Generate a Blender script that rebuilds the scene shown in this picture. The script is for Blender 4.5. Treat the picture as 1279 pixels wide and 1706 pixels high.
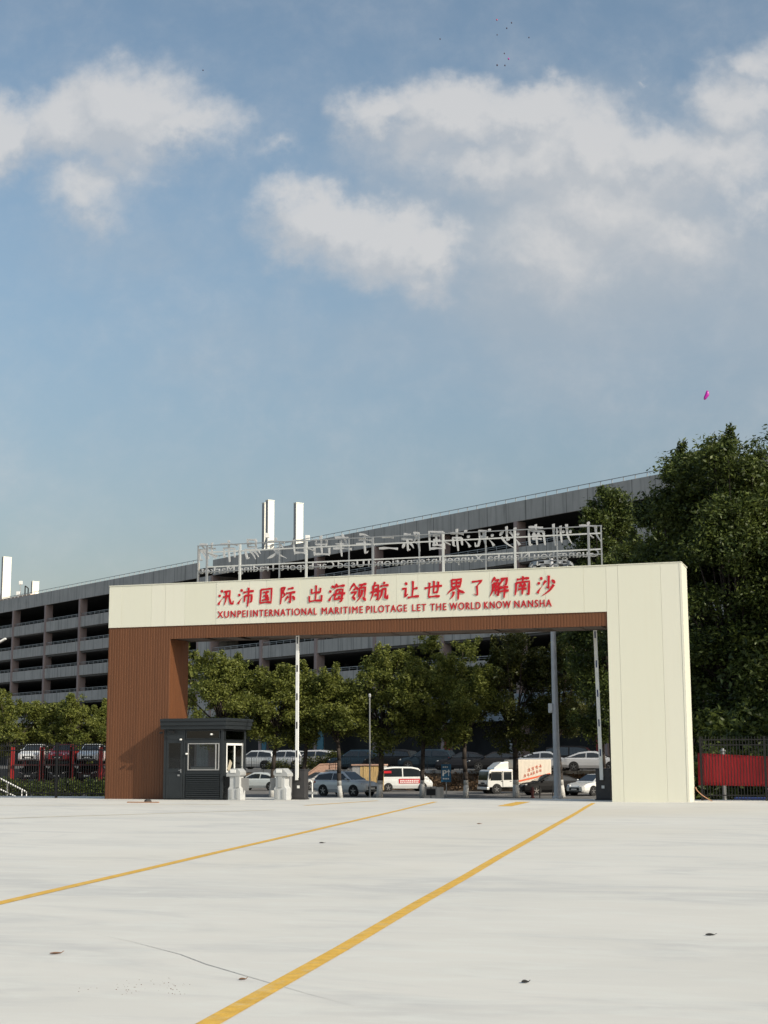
import bpy, bmesh, math, random
import numpy as np
from mathutils import Vector, Matrix
for o in list(bpy.data.objects): bpy.data.objects.remove(o)
S = bpy.context.scene
COL = S.collection
PI = math.pi
# ------------------------------------------------------------------ camera, sky, sun, exposure
FPX, PITCH, ROLL, EYE = 2500.0, 0.16082, -0.003767, 1.4
cam = bpy.data.cameras.new('camera'); camo = bpy.data.objects.new('camera', cam); COL.objects.link(camo)
cam.sensor_fit = 'VERTICAL'; cam.sensor_height = 24.0; cam.lens = FPX / 1706 * 24.0
cam.clip_start = 0.1; cam.clip_end = 6000
_c, _s = math.cos(ROLL), math.sin(ROLL)
_R0 = Vector((1, 0, 0)); _U0 = Vector((0, -math.sin(PITCH), math.cos(PITCH))); _F0 = Vector((0, math.cos(PITCH), math.sin(PITCH)))
_R = _c * _R0 + _s * _U0; _U = -_s * _R0 + _c * _U0
camo.matrix_world = Matrix(((_R.x, _U.x, -_F0.x, 0), (_R.y, _U.y, -_F0.y, 0), (_R.z, _U.z, -_F0.z, EYE), (0, 0, 0, 1)))
S.camera = camo
S.view_settings.view_transform = 'Standard'; S.view_settings.look = 'None'
S.view_settings.exposure = 0.2; S.view_settings.gamma = 1.0

GA = 0.3137                                        # the gate runs a little away to the left
GU = Vector((math.cos(GA), -math.sin(GA), 0)); GW = Vector((math.sin(GA), math.cos(GA), 0)); GP = Vector((-9.399, 51.07, 0))
SUN = (GU * 1.0 - GW * 0.365 + Vector((0, 0, 0.667))).normalized()
SUN_EL = math.asin(SUN.z); SUN_AZ = math.atan2(SUN.x, SUN.y)
sl = bpy.data.lights.new('sun', 'SUN'); slo = bpy.data.objects.new('sun', sl); COL.objects.link(slo)
sl.energy = 3.6; sl.angle = math.radians(0.53); sl.color = (1.0, 0.93, 0.80)
slo.rotation_euler = SUN.to_track_quat('Z', 'Y').to_euler(); slo.location = (30, -20, 40)

def sky_uv(px, py):                                # a direction in the sky as slopes dx/dy, dz/dy
    x = px - 639.5; y = py - 853
    X = (x * _c + y * _s) / FPX; U = -(-x * _s + y * _c) / FPX
    d = _R0 * X + _U0 * U + _F0
    return d.x / d.y, d.z / d.y

def make_world():
    w = bpy.data.worlds.new('World'); S.world = w; w.use_nodes = True
    nt = w.node_tree; N = nt.nodes; L = nt.links; N.clear()
    def nd(t, **k):
        n = N.new(t)
        for a, b in k.items(): setattr(n, a, b)
        return n
    def mth(op, a, b=None, c=None, clamp=False):
        n = nd('ShaderNodeMath', operation=op, use_clamp=clamp)
        for i, v in enumerate((a, b, c)):
            if v is None: continue
            if isinstance(v, (int, float)): n.inputs[i].default_value = v
            else: L.new(v, n.inputs[i])
        return n.outputs[0]
    def mix(f, a, b):
        n = nd('ShaderNodeMix', data_type='RGBA')
        for i, v in ((0, f), (6, a), (7, b)):
            if isinstance(v, tuple): n.inputs[i].default_value = v
            elif isinstance(v, (int, float)): n.inputs[i].default_value = v
            else: L.new(v, n.inputs[i])
        return n.outputs[2]
    def smooth(v, lo, hi):
        n = nd('ShaderNodeMapRange', interpolation_type='SMOOTHSTEP'); L.new(v, n.inputs[0])
        n.inputs[1].default_value = lo; n.inputs[2].default_value = hi
        return n.outputs[0]
    out = nd('ShaderNodeOutputWorld'); bg = nd('ShaderNodeBackground'); L.new(bg.outputs[0], out.inputs[0])
    sky = nd('ShaderNodeTexSky', sky_type='NISHITA', sun_disc=False, sun_elevation=SUN_EL, sun_rotation=SUN_AZ,
             altitude=0, air_density=1.0, dust_density=2.2, ozone_density=1.6)
    tc = nd('ShaderNodeTexCoord'); sp = nd('ShaderNodeSeparateXYZ'); L.new(tc.outputs['Generated'], sp.inputs[0])
    y = mth('MAXIMUM', mth('ABSOLUTE', sp.outputs[1]), 0.02)
    u = mth('DIVIDE', sp.outputs[0], y); v = mth('DIVIDE', sp.outputs[2], y)
    cv = nd('ShaderNodeCombineXYZ'); L.new(u, cv.inputs[0]); L.new(v, cv.inputs[1])
    def noise(scale, detail, vec, rough=0.55, dist=0.0, off=(0, 0, 0), stretch=(1, 1, 1)):
        m = nd('ShaderNodeMapping'); L.new(vec, m.inputs[0]); m.inputs[1].default_value = off; m.inputs[3].default_value = stretch
        n = nd('ShaderNodeTexNoise'); L.new(m.outputs[0], n.inputs['Vector'])
        n.inputs['Scale'].default_value = scale; n.inputs['Detail'].default_value = detail
        n.inputs['Roughness'].default_value = rough; n.inputs['Distortion'].default_value = dist
        return n
    # warp the cloud field a little so that edges billow
    wn = noise(16, 5, cv.outputs[0]); ws = nd('ShaderNodeVectorMath', operation='SUBTRACT'); L.new(wn.outputs['Color'], ws.inputs[0]); ws.inputs[1].default_value = (.5, .5, .5)
    wm = nd('ShaderNodeVectorMath', operation='SCALE'); L.new(ws.outputs[0], wm.inputs[0]); wm.inputs[3].default_value = 0.075
    wa = nd('ShaderNodeVectorMath', operation='ADD'); L.new(cv.outputs[0], wa.inputs[0]); L.new(wm.outputs[0], wa.inputs[1])
    wn2 = noise(70, 4, cv.outputs[0], .6); ws2 = nd('ShaderNodeVectorMath', operation='SUBTRACT'); L.new(wn2.outputs['Color'], ws2.inputs[0]); ws2.inputs[1].default_value = (.5, .5, .5)
    wm2 = nd('ShaderNodeVectorMath', operation='SCALE'); L.new(ws2.outputs[0], wm2.inputs[0]); wm2.inputs[3].default_value = 0.022
    wa2 = nd('ShaderNodeVectorMath', operation='ADD'); L.new(wa.outputs[0], wa2.inputs[0]); L.new(wm2.outputs[0], wa2.inputs[1])
    P = wa2.outputs[0]
    def field(blobs, vec):
        cur = None
        for (px, py, rx, ry, k) in blobs:
            a, b = sky_uv(px, py)
            s = nd('ShaderNodeVectorMath', operation='SUBTRACT'); L.new(vec, s.inputs[0]); s.inputs[1].default_value = (a, b, 0)
            m = nd('ShaderNodeVectorMath', operation='MULTIPLY'); L.new(s.outputs[0], m.inputs[0]); m.inputs[1].default_value = (FPX / rx, FPX / ry, 0)
            ln = nd('ShaderNodeVectorMath', operation='LENGTH'); L.new(m.outputs[0], ln.inputs[0])
            f = mth('MULTIPLY', mth('SUBTRACT', 1.0, ln.outputs['Value'], clamp=True), k)
            cur = f if cur is None else mth('SMOOTH_MAX', cur, f, 0.12)
        return cur
    solid = [(215, 195, 195, 165, 1.0), (120, 215, 170, 120, .9), (0, 225, 120, 130, .9), (150, 325, 130, 110, .62), (235, 300, 100, 50, .4),
             (300, 220, 140, 90, .75),
             (545, 370, 170, 110, 1.0), (640, 410, 205, 115, .95), (725, 430, 165, 95, .8), (470, 340, 110, 70, .6),
             (640, 185, 120, 90, .8), (760, 200, 210, 110, 1.0), (880, 190, 190, 100, .95), (980, 230, 190, 130, .9), (800, 280, 220, 110, .7),
             (1090, 260, 190, 110, .8), (1230, 190, 130, 150, .85), (1270, 110, 90, 100, .6), (920, 410, 240, 160, .66), (1130, 390, 280, 140, .62), (1270, 350, 200, 120, .66), (1000, 330, 300, 150, .75), (1180, 280, 240, 150, .85), (900, 260, 260, 130, .9), (700, 250, 160, 110, .6),
             (455, 252, 80, 30, .35), (1075, 125, 22, 22, .3)]
    veil = [(980, 430, 640, 380, 1.2), (1300, 480, 500, 420, .9), (600, 560, 500, 180, .5), (250, 420, 420, 160, .35), (1000, 330, 420, 260, .9)]
    fb = noise(9, 9, cv.outputs[0], 0.6, 0.3); fine = noise(34, 8, cv.outputs[0], 0.62, 0.2, (3.1, .7, 0))
    nz = mth('ADD', mth('MULTIPLY', mth('SUBTRACT', fb.outputs[0], .5), .75), mth('MULTIPLY', mth('SUBTRACT', fine.outputs[0], .5), .42))
    base = field(solid, P)
    edge = mth('ADD', base, mth('MULTIPLY', nz, .95))
    dens = mth('MULTIPLY', smooth(edge, -.08, .60), mth('ADD', mth('MULTIPLY', smooth(mth('ADD', base, mth('MULTIPLY', nz, .5)), .0, .7), .5), .5))
    up = nd('ShaderNodeVectorMath', operation='ADD'); L.new(P, up.inputs[0]); up.inputs[1].default_value = (.012, .02, 0)
    above = field(solid, up.outputs[0])
    vn = noise(5, 7, cv.outputs[0], 0.58, 0.4, (1.3, 4.2, 0), (1, 2.2, 1))
    vl = mth('MULTIPLY', smooth(mth('ADD', field(veil, cv.outputs[0]), mth('MULTIPLY', mth('SUBTRACT', vn.outputs[0], .5), .9)), .05, .95), .80)
    front = smooth(sp.outputs[1], 0.0, .2)
    # elsewhere in the sky: loose cloud of the same kind
    on = noise(2.2, 7, tc.outputs['Generated'], 0.6, .3)
    other = mth('MULTIPLY', smooth(on.outputs[0], .45, .75), mth('SUBTRACT', 1.0, front))
    cs = mth('ADD', mth('MULTIPLY', mth('SUBTRACT', base, above), 2.2), mth('ADD', mth('MULTIPLY', mth('SUBTRACT', fine.outputs[0], .5), 1.5), .45), clamp=True)
    ccol = mix(cs, (4.05, 4.25, 4.5, 1), (5.3, 5.27, 5.25, 1))
    # clear air: Nishita, greyed by the dusty air low over the land
    el = smooth(v, 0.0, .42)
    tint = mix(el, (.92, .79, .67, 1), (1.30, 1.28, 1.12, 1))
    mul = nd('ShaderNodeMix', data_type='RGBA', blend_type='MULTIPLY'); mul.inputs[0].default_value = 1.0
    L.new(sky.outputs[0], mul.inputs[6]); L.new(tint, mul.inputs[7])
    clear = mul.outputs[2]
    c1 = mix(mth('MULTIPLY', vl, front), clear, (3.15, 3.6, 4.05, 1))
    c2 = mix(mth('ADD', mth('MULTIPLY', mth('MULTIPLY', dens, .86), front), mth('MULTIPLY', other, .6), clamp=True), c1, ccol)
    L.new(c2, bg.inputs[0]); bg.inputs[1].default_value = 0.11
make_world()

# ------------------------------------------------------------------ helpers
def ray(px, py):
    x = px - 639.5; y = py - 853
    X = (x * _c + y * _s) / FPX; U = -(-x * _s + y * _c) / FPX
    return _R0 * X + _U0 * U + _F0
def at(px, py, Y):
    d = ray(px, py); return Vector((0, 0, EYE)) + d * (Y / d.y)
def onz(px, py, z=0.0):
    d = ray(px, py); return Vector((0, 0, EYE)) + d * ((z - EYE) / d.z)
def G(x, y, z=0.0): return GP + GU * x + GW * y + Vector((0, 0, z))

def tag(o, label=None, cat=None, group=None, kind=None):
    if label: o['label'] = label
    if cat: o['category'] = cat
    if group: o['group'] = group
    if kind: o['kind'] = kind
    return o
def thing(name, label, cat, loc=(0, 0, 0), rz=0.0, group=None):
    o = bpy.data.objects.new(name, None); COL.objects.link(o); o.empty_display_size = .3
    o.location = loc; o.rotation_euler = (0, 0, rz)
    return tag(o, label, cat, group)

class MB:
    def __init__(s): s.v = []; s.f = []; s.m = []
    def add(s, vs, fs, mi=0):
        n = len(s.v); s.v += [tuple(p) for p in vs]; s.f += [tuple(i + n for i in f) for f in fs]; s.m += [mi] * len(fs); return s
    def box(s, x0, x1, y0, y1, z0, z1, mi=0):
        return s.add([(x0, y0, z0), (x1, y0, z0), (x1, y1, z0), (x0, y1, z0), (x0, y0, z1), (x1, y0, z1), (x1, y1, z1), (x0, y1, z1)],
                     [(0, 3, 2, 1), (4, 5, 6, 7), (0, 1, 5, 4), (1, 2, 6, 5), (2, 3, 7, 6), (3, 0, 4, 7)], mi)
    def bar(s, p, q, w, h=None, mi=0):
        p = Vector(p); q = Vector(q); d = (q - p).normalized(); h = h or w
        a = Vector((0, 0, 1)) if abs(d.z) < .95 else Vector((1, 0, 0))
        r = d.cross(a).normalized() * w / 2; t = r.cross(d).normalized() * h / 2
        vs = [p - r - t, p + r - t, p + r + t, p - r + t, q - r - t, q + r - t, q + r + t, q - r + t]
        return s.add(vs, [(0, 3, 2, 1), (4, 5, 6, 7), (0, 1, 5, 4), (1, 2, 6, 5), (2, 3, 7, 6), (3, 0, 4, 7)], mi)
    def tube(s, p, q, r0, r1=None, n=8, mi=0, cap=True):
        p = Vector(p); q = Vector(q); r1 = r0 if r1 is None else r1; d = (q - p).normalized()
        a = Vector((0, 0, 1)) if abs(d.z) < .9 else Vector((1, 0, 0)); x = d.cross(a).normalized(); y = d.cross(x)
        vs = []
        for c, r in ((p, r0), (q, r1)):
            for i in range(n): vs.append(c + x * r * math.cos(2 * PI * i / n) + y * r * math.sin(2 * PI * i / n))
        fs = [(i, (i + 1) % n, n + (i + 1) % n, n + i) for i in range(n)]
        if cap: fs += [tuple(range(n - 1, -1, -1)), tuple(range(n, 2 * n))]
        return s.add(vs, fs, mi)
    def path(s, pts, rs, n=8, mi=0):
        pts = [Vector(p) for p in pts]
        for i in range(len(pts) - 1): s.tube(pts[i], pts[i + 1], rs[i], rs[i + 1], n, mi)
        return s
    def lathe(s, prof, n=16, c=(0, 0, 0), mi=0):
        vs = [(c[0] + r * math.cos(2 * PI * i / n), c[1] + r * math.sin(2 * PI * i / n), c[2] + z) for r, z in prof for i in range(n)]
        fs = [(k * n + i, k * n + (i + 1) % n, (k + 1) * n + (i + 1) % n, (k + 1) * n + i) for k in range(len(prof) - 1) for i in range(n)]
        fs += [tuple(range(n - 1, -1, -1)), tuple((len(prof) - 1) * n + i for i in range(n))]
        return s.add(vs, fs, mi)
    def prism(s, poly, a, b, axis='y', mi=0):       # poly in the other two axes, swept from a to b
        def P(u, v, t): return (u, t, v) if axis == 'y' else ((t, u, v) if axis == 'x' else (u, v, t))
        n = len(poly); vs = [P(u, v, a) for u, v in poly] + [P(u, v, b) for u, v in poly]
        fs = [tuple(range(n)), tuple(range(2 * n - 1, n - 1, -1))] + [(i, n + i, n + (i + 1) % n, (i + 1) % n) for i in range(n)]
        return s.add(vs, fs, mi)
    def loft(s, secs, mi=0, cap=True):
        n = len(secs[0]); vs = [p for c in secs for p in c]
        fs = [(k * n + i, k * n + (i + 1) % n, (k + 1) * n + (i + 1) % n, (k + 1) * n + i) for k in range(len(secs) - 1) for i in range(n)]
        if cap: fs += [tuple(range(n - 1, -1, -1)), tuple((len(secs) - 1) * n + i for i in range(n))]
        return s.add(vs, fs, mi)
    def build(s, name, mats, parent=None, bevel=0.0, smooth=False, fix=True, loc=None, rz=None):
        me = bpy.data.meshes.new(name); me.from_pydata(s.v, [], s.f)
        mats = mats if isinstance(mats, (list, tuple)) else [mats]
        for m in mats: me.materials.append(m)
        if len(mats) > 1: me.polygons.foreach_set('material_index', s.m)
        if fix:
            bm = bmesh.new(); bm.from_mesh(me); bmesh.ops.recalc_face_normals(bm, faces=bm.faces); bm.to_mesh(me); bm.free()
        if smooth: me.polygons.foreach_set('use_smooth', [True] * len(me.polygons))
        me.update()
        o = bpy.data.objects.new(name, me); COL.objects.link(o); o.parent = parent
        if loc is not None: o.location = loc
        if rz is not None: o.rotation_euler = (0, 0, rz)
        if bevel:
            b = o.modifiers.new('bevel', 'BEVEL'); b.width = bevel; b.segments = 2; b.limit_method = 'ANGLE'; b.angle_limit = math.radians(40)
        return o

# ------------------------------------------------------------------ materials
def mat(name, col, rough=.6, metal=0.0, var=0.12, scale=3.0, stretch=(1, 1, 1), bump=0.0, bscale=40, spec=.5, coat=0.0):
    m = bpy.data.materials.new(name); m.use_nodes = True; nt = m.node_tree; N = nt.nodes; L = nt.links
    b = N['Principled BSDF']; b.inputs['Roughness'].default_value = rough; b.inputs['Metallic'].default_value = metal
    b.inputs['Specular IOR Level'].default_value = spec; b.inputs['Coat Weight'].default_value = coat
    tc = N.new('ShaderNodeTexCoord'); mp = N.new('ShaderNodeMapping'); mp.inputs[3].default_value = stretch; L.new(tc.outputs['Object'], mp.inputs[0])
    n = N.new('ShaderNodeTexNoise'); n.inputs['Scale'].default_value = scale; n.inputs['Detail'].default_value = 6; L.new(mp.outputs[0], n.inputs['Vector'])
    r = N.new('ShaderNodeValToRGB'); L.new(n.outputs[0], r.inputs[0])
    r.color_ramp.elements[0].position = .3; r.color_ramp.elements[1].position = .7
    r.color_ramp.elements[0].color = tuple(max(0, c * (1 - var)) for c in col) + (1,)
    r.color_ramp.elements[1].color = tuple(min(1, c * (1 + var)) for c in col) + (1,)
    L.new(r.outputs[0], b.inputs['Base Color'])
    if bump:
        n2 = N.new('ShaderNodeTexNoise'); n2.inputs['Scale'].default_value = bscale; n2.inputs['Detail'].default_value = 5; L.new(mp.outputs[0], n2.inputs['Vector'])
        bp = N.new('ShaderNodeBump'); bp.inputs['Strength'].default_value = bump; bp.inputs['Distance'].default_value = .02
        L.new(n2.outputs[0], bp.inputs['Height']); L.new(bp.outputs[0], b.inputs['Normal'])
    return m
def nodes(m): return m.node_tree.nodes, m.node_tree.links, m.node_tree.nodes['Principled BSDF']
def mixcol(N, L, fac, a, b, mode='MIX'):
    n = N.new('ShaderNodeMix'); n.data_type = 'RGBA'; n.blend_type = mode
    for i, v in ((0, fac), (6, a), (7, b)):
        if isinstance(v, (int, float)): n.inputs[i].default_value = v
        elif isinstance(v, tuple): n.inputs[i].default_value = v
        else: L.new(v, n.inputs[i])
    return n.outputs[2]
def tex_noise(N, L, scale, detail, stretch=(1, 1, 1), rough=.55, dist=0, rot=0.0, off=(0, 0, 0)):
    tc = N.new('ShaderNodeTexCoord'); mp = N.new('ShaderNodeMapping'); mp.inputs[1].default_value = off; mp.inputs[2].default_value = (0, 0, rot); mp.inputs[3].default_value = stretch
    L.new(tc.outputs['Object'], mp.inputs[0]); n = N.new('ShaderNodeTexNoise'); L.new(mp.outputs[0], n.inputs['Vector'])
    n.inputs['Scale'].default_value = scale; n.inputs['Detail'].default_value = detail; n.inputs['Roughness'].default_value = rough; n.inputs['Distortion'].default_value = dist
    return n.outputs[0]
def ramp(N, L, v, stops):
    r = N.new('ShaderNodeValToRGB'); L.new(v, r.inputs[0]); e = r.color_ramp.elements
    while len(e) < len(stops): e.new(.5)
    for i, (p, c) in enumerate(stops): e[i].position = p; e[i].color = (c, c, c, 1) if isinstance(c, (int, float)) else tuple(c) + (1,)
    return r.outputs[0]

def concrete_lot_mat():
    m = bpy.data.materials.new('pale_concrete'); m.use_nodes = True; N, L, b = nodes(m)
    s1 = tex_noise(N, L, .55, 8, (.6, 1.1, 1), .62, 1.2)           # trowel and wash streaks across the lot
    s2 = tex_noise(N, L, .16, 6, (.6, 1.3, 1), .6, 1.0)           # broad patches
    s3 = tex_noise(N, L, 2.6, 9, (.5, 1.4, 1), .65, .9, .2)
    s4 = tex_noise(N, L, 90, 4)
    c = mixcol(N, L, ramp(N, L, s2, [(.35, 0.0), (.68, 1.0)]), (.585, .575, .535, 1), (.645, .63, .585, 1))
    c = mixcol(N, L, ramp(N, L, s1, [(.40, .0), (.50, .10), (.66, .68)]), c, (.46, .462, .455, 1))
    c = mixcol(N, L, ramp(N, L, s3, [(.48, 0.0), (.68, .6)]), c, (.64, .65, .61, 1))
    w = tex_noise(N, L, .07, 3, (1, 1, 1), .5, .5, 0, (4, 7, 0))
    c = mixcol(N, L, ramp(N, L, w, [(.52, 0.0), (.72, .55)]), c, (.57, .53, .44, 1))   # ochre dust
    c = mixcol(N, L, ramp(N, L, s4, [(.3, .10), (.7, 0.0)]), c, (.36, .36, .35, 1))
    L.new(c, b.inputs['Base Color']); b.inputs['Roughness'].default_value = .75; b.inputs['Specular IOR Level'].default_value = .3
    bp = N.new('ShaderNodeBump'); bp.inputs['Strength'].default_value = .25; bp.inputs['Distance'].default_value = .01
    L.new(tex_noise(N, L, 14, 8, (.4, 1.5, 1)), bp.inputs['Height']); L.new(bp.outputs[0], b.inputs['Normal'])
    return m
def garage_concrete():
    m = bpy.data.materials.new('weathered_concrete'); m.use_nodes = True; N, L, b = nodes(m)
    c = ramp(N, L, tex_noise(N, L, .5, 6), [(.3, (.40, .385, .36)), (.7, (.50, .48, .45))])
    st = tex_noise(N, L, 2.2, 5, (1, 1, .06), .6)                  # rain streaks
    c = mixcol(N, L, ramp(N, L, st, [(.50, 0.0), (.68, .75)]), c, (.24, .235, .215, 1))
    tc = N.new('ShaderNodeTexCoord'); sp = N.new('ShaderNodeSeparateXYZ'); L.new(tc.outputs['Object'], sp.inputs[0])
    md = N.new('ShaderNodeMath'); md.operation = 'PINGPONG'; L.new(sp.outputs[0], md.inputs[0]); md.inputs[1].default_value = 1.32
    gt = N.new('ShaderNodeMath'); gt.operation = 'LESS_THAN'; L.new(md.outputs[0], gt.inputs[0]); gt.inputs[1].default_value = .035
    c = mixcol(N, L, gt.outputs[0], c, (.13, .13, .125, 1))        # panel joints
    L.new(c, b.inputs['Base Color']); b.inputs['Roughness'].default_value = .85
    return m
def foliage(name, a, b_, c_, trans=.3):
    m = bpy.data.materials.new(name); m.use_nodes = True; N, L, b = nodes(m)
    g = N.new('ShaderNodeNewGeometry'); col = ramp(N, L, g.outputs['Random Per Island'], [(0.0, a), (.55, b_), (1.0, c_)])
    col = mixcol(N, L, ramp(N, L, tex_noise(N, L, .55, 4), [(.35, 0.0), (.68, .7)]), col, tuple(c_) + (1,))
    L.new(col, b.inputs['Base Color']); b.inputs['Roughness'].default_value = .5; b.inputs['Specular IOR Level'].default_value = .3
    t = N.new('ShaderNodeBsdfTranslucent'); L.new(col, t.inputs[0]); mx = N.new('ShaderNodeMixShader'); mx.inputs[0].default_value = trans
    L.new(b.outputs[0], mx.inputs[1]); L.new(t.outputs[0], mx.inputs[2]); L.new(mx.outputs[0], N['Material Output'].inputs[0])
    return m
def trunk_mat(name, col, white_to):
    m = bpy.data.materials.new(name); m.use_nodes = True; N, L, b = nodes(m)
    c = ramp(N, L, tex_noise(N, L, 5, 6, (1, 1, .3)), [(.3, tuple(x * .6 for x in col)), (.7, tuple(x * 1.3 for x in col))])
    if white_to:
        tc = N.new('ShaderNodeTexCoord'); sp = N.new('ShaderNodeSeparateXYZ'); L.new(tc.outputs['Object'], sp.inputs[0])
        lt = N.new('ShaderNodeMath'); lt.operation = 'LESS_THAN'; L.new(sp.outputs[2], lt.inputs[0]); lt.inputs[1].default_value = white_to
        wv = ramp(N, L, tex_noise(N, L, 9, 5), [(.3, (.38, .37, .35)), (.6, (.62, .61, .58))])
        c = mixcol(N, L, lt.outputs[0], c, wv)
    L.new(c, b.inputs['Base Color']); b.inputs['Roughness'].default_value = .9
    return m
def cream_mat():
    m = bpy.data.materials.new('cream_panel'); m.use_nodes = True; N, L, b = nodes(m)
    g = N.new('ShaderNodeNewGeometry')
    c = ramp(N, L, g.outputs['Random Per Island'], [(0.0, (.69, .685, .565)), (.5, (.715, .71, .595)), (1.0, (.73, .72, .615))])
    f = tex_noise(N, L, 6, 5, (1, 1, .05))
    c = mixcol(N, L, ramp(N, L, f, [(.5, 0.0), (.8, .35)]), c, (.68, .655, .53, 1))
    L.new(c, b.inputs['Base Color']); b.inputs['Roughness'].default_value = .42
    return m
M = dict(
    lot=concrete_lot_mat(), conc=garage_concrete(), cream=cream_mat(),
    brown=mat('brown_cladding', (.128, .046, .015), .55, 0, .09, 7, (1, 1, .04)),
    steel=mat('grey_steel', (.30, .30, .30), .5, .6, .1), white=mat('white_paint', (.78, .78, .76), .45, 0, .05),
    yellow=mat('yellow_paint', (.63, .375, .05), .7, 0, .16, 9, bump=.2), faded=mat('faded_yellow_paint', (.58, .49, .28), .75, 0, .12, 6),
    red=mat('red_lettering', (.50, .007, .016), .4, 0, .06), char=mat('charcoal_metal', (.024, .029, .033), .42, .2, .1),
    dark=mat('dark_cabinet', (.035, .034, .036), .5, 0, .1), black=mat('black_metal', (.012, .012, .013), .5, .3, .1),
    glass=mat('dark_glass', (.018, .022, .026), .06, 0, .1, spec=.7), rubber=mat('tyre_rubber', (.018, .018, .018), .85),
    rim=mat('alloy_rim', (.45, .45, .46), .3, .9, .05), chrome=mat('lamp_lens', (.75, .76, .78), .12, .3, .04), tail=mat('tail_lens', (.35, .02, .02), .2, 0, .05),
    asphalt=mat('grey_asphalt', (.15, .143, .135), .9, 0, .2, 1.2, bump=.3), terrace=mat('terrace_paving', (.12, .115, .11), .9, 0, .15, 2),
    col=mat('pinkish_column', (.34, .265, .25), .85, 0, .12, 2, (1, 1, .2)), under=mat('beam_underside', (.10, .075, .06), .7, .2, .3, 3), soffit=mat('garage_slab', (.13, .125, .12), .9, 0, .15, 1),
    rail=mat('galvanised_rail', (.34, .35, .36), .5, .5, .08), pylon=mat('cream_sheet', (.80, .79, .71), .5, 0, .05), greysheet=mat('grey_sheet', (.34, .34, .34), .6, 0, .1),
    banner=mat('red_cloth', (.46, .016, .024), .7, 0, .12, 2), pink=mat('pink_stone', (.46, .29, .215), .85, 0, .14, 5),
    wood=mat('pale_timber', (.55, .38, .17), .75, 0, .3, 6, (3, 3, .25)), pole=mat('grey_pole', (.52, .52, .53), .55, .4, .08, 4),
    earth=mat('dry_earth', (.17, .115, .07), .95, 0, .35, 4, bump=.5, bscale=9), blue=mat('blue_sign', (.018, .115, .22), .45, 0, .08),
    fascia=mat('shop_fascia', (.20, .245, .29), .6, 0, .18, 1.5), signwhite=mat('white_board', (.55, .56, .56), .6, 0, .1),
    teal=mat('teal_panel', (.03, .15, .21), .5), redpaint=mat('red_truck_paint', (.33, .015, .014), .45, 0, .1), stripe=mat('navy_stripe', (.03, .05, .14), .5),
    clear=None, frame=mat('dull_white_steel', (.52, .53, .52), .5, .1, .08), shopdark=mat('shaded_shop_front', (.016, .017, .019), .5, 0, .3, 1, spec=.2), darkred=mat('shade_red_steel', (.07, .012, .012), .7, 0, .3), shell=mat('white_shell', (.50, .51, .51), .4, 0, .06), ltgrey=mat('light_grey_shell', (.36, .37, .37), .4, 0, .05), midgrey=mat('mid_grey_shell', (.25, .25, .25), .5, 0, .08),
    leafbrown=mat('dry_leaf', (.16, .085, .045), .8, 0, .3, 30), leafdark=mat('dark_leaf', (.035, .033, .032), .8), magenta=mat('magenta_foil', (.42, .015, .32), .3, 0, .05),
    orange=mat('orange_print', (.60, .10, .03), .6, 0, .15), roofpink=mat('sunlit_plaster', (.62, .50, .40), .85, 0, .08),
    pvc=mat('tan_board', (.35, .19, .11), .7), bluebin=mat('blue_plastic', (.02, .04, .16), .5), crack=mat('joint_filler', (.47, .47, .455), .9, 0, .2, 20),
    leafA=foliage('olive_foliage', (.022, .038, .009), (.122, .152, .034), (.25, .265, .06), .42),
    leafB=foliage('deep_foliage', (.007, .017, .005), (.028, .050, .012), (.125, .155, .034), .25),
    leafC=foliage('shrub_foliage', (.015, .03, .008), (.05, .065, .014), (.10, .10, .02)),
    dry=foliage('dry_brush', (.06, .035, .018), (.13, .08, .045), (.20, .13, .075), .15), bougain=foliage('pink_blossom', (.10, .02, .06), (.25, .05, .13), (.36, .12, .2), .3),
    bark=trunk_mat('dark_bark', (.040, .030, .024), 0), barkw=trunk_mat('whitewashed_bark', (.045, .034, .027), 1.15),
)

def clear_glass():
    m = bpy.data.materials.new('clear_glass'); m.use_nodes = True; N, L, b = nodes(m)
    t = N.new('ShaderNodeBsdfTransparent'); t.inputs[0].default_value = (.62, .66, .66, 1); g = N.new('ShaderNodeBsdfGlossy'); g.inputs['Roughness'].default_value = .03
    f = N.new('ShaderNodeFresnel'); f.inputs[0].default_value = 1.55; ad = N.new('ShaderNodeMath'); ad.operation = 'ADD'; ad.inputs[1].default_value = .06; L.new(f.outputs[0], ad.inputs[0])
    x = N.new('ShaderNodeMixShader'); L.new(ad.outputs[0], x.inputs[0]); L.new(t.outputs[0], x.inputs[1]); L.new(g.outputs[0], x.inputs[2]); L.new(x.outputs[0], N['Material Output'].inputs[0]); return m
M['clear'] = clear_glass()
N, L, b = nodes(M['yellow']); c0 = b.inputs['Base Color'].links[0].from_socket
wear = ramp(N, L, tex_noise(N, L, 5, 9, (1, 1, 1), .7), [(.52, 0.0), (.66, .55)])
L.new(mixcol(N, L, wear, c0, (.56, .45, .24, 1)), b.inputs['Base Color'])
# ------------------------------------------------------------------ ground
def sheet(name, pts, z, m, thick=None):
    b = MB()
    if thick: b.prism([(p[0], p[1]) for p in pts], z - thick, z, 'z')
    else: b.add([(p[0], p[1], z) for p in pts], [tuple(range(len(pts)))])
    return tag(b.build(name, m), kind='structure')
RZ = -1.4
sheet('ground', [(-3000, -2000), (3000, -2000), (3000, 4000), (-3000, 4000)], RZ, M['asphalt'])
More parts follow.
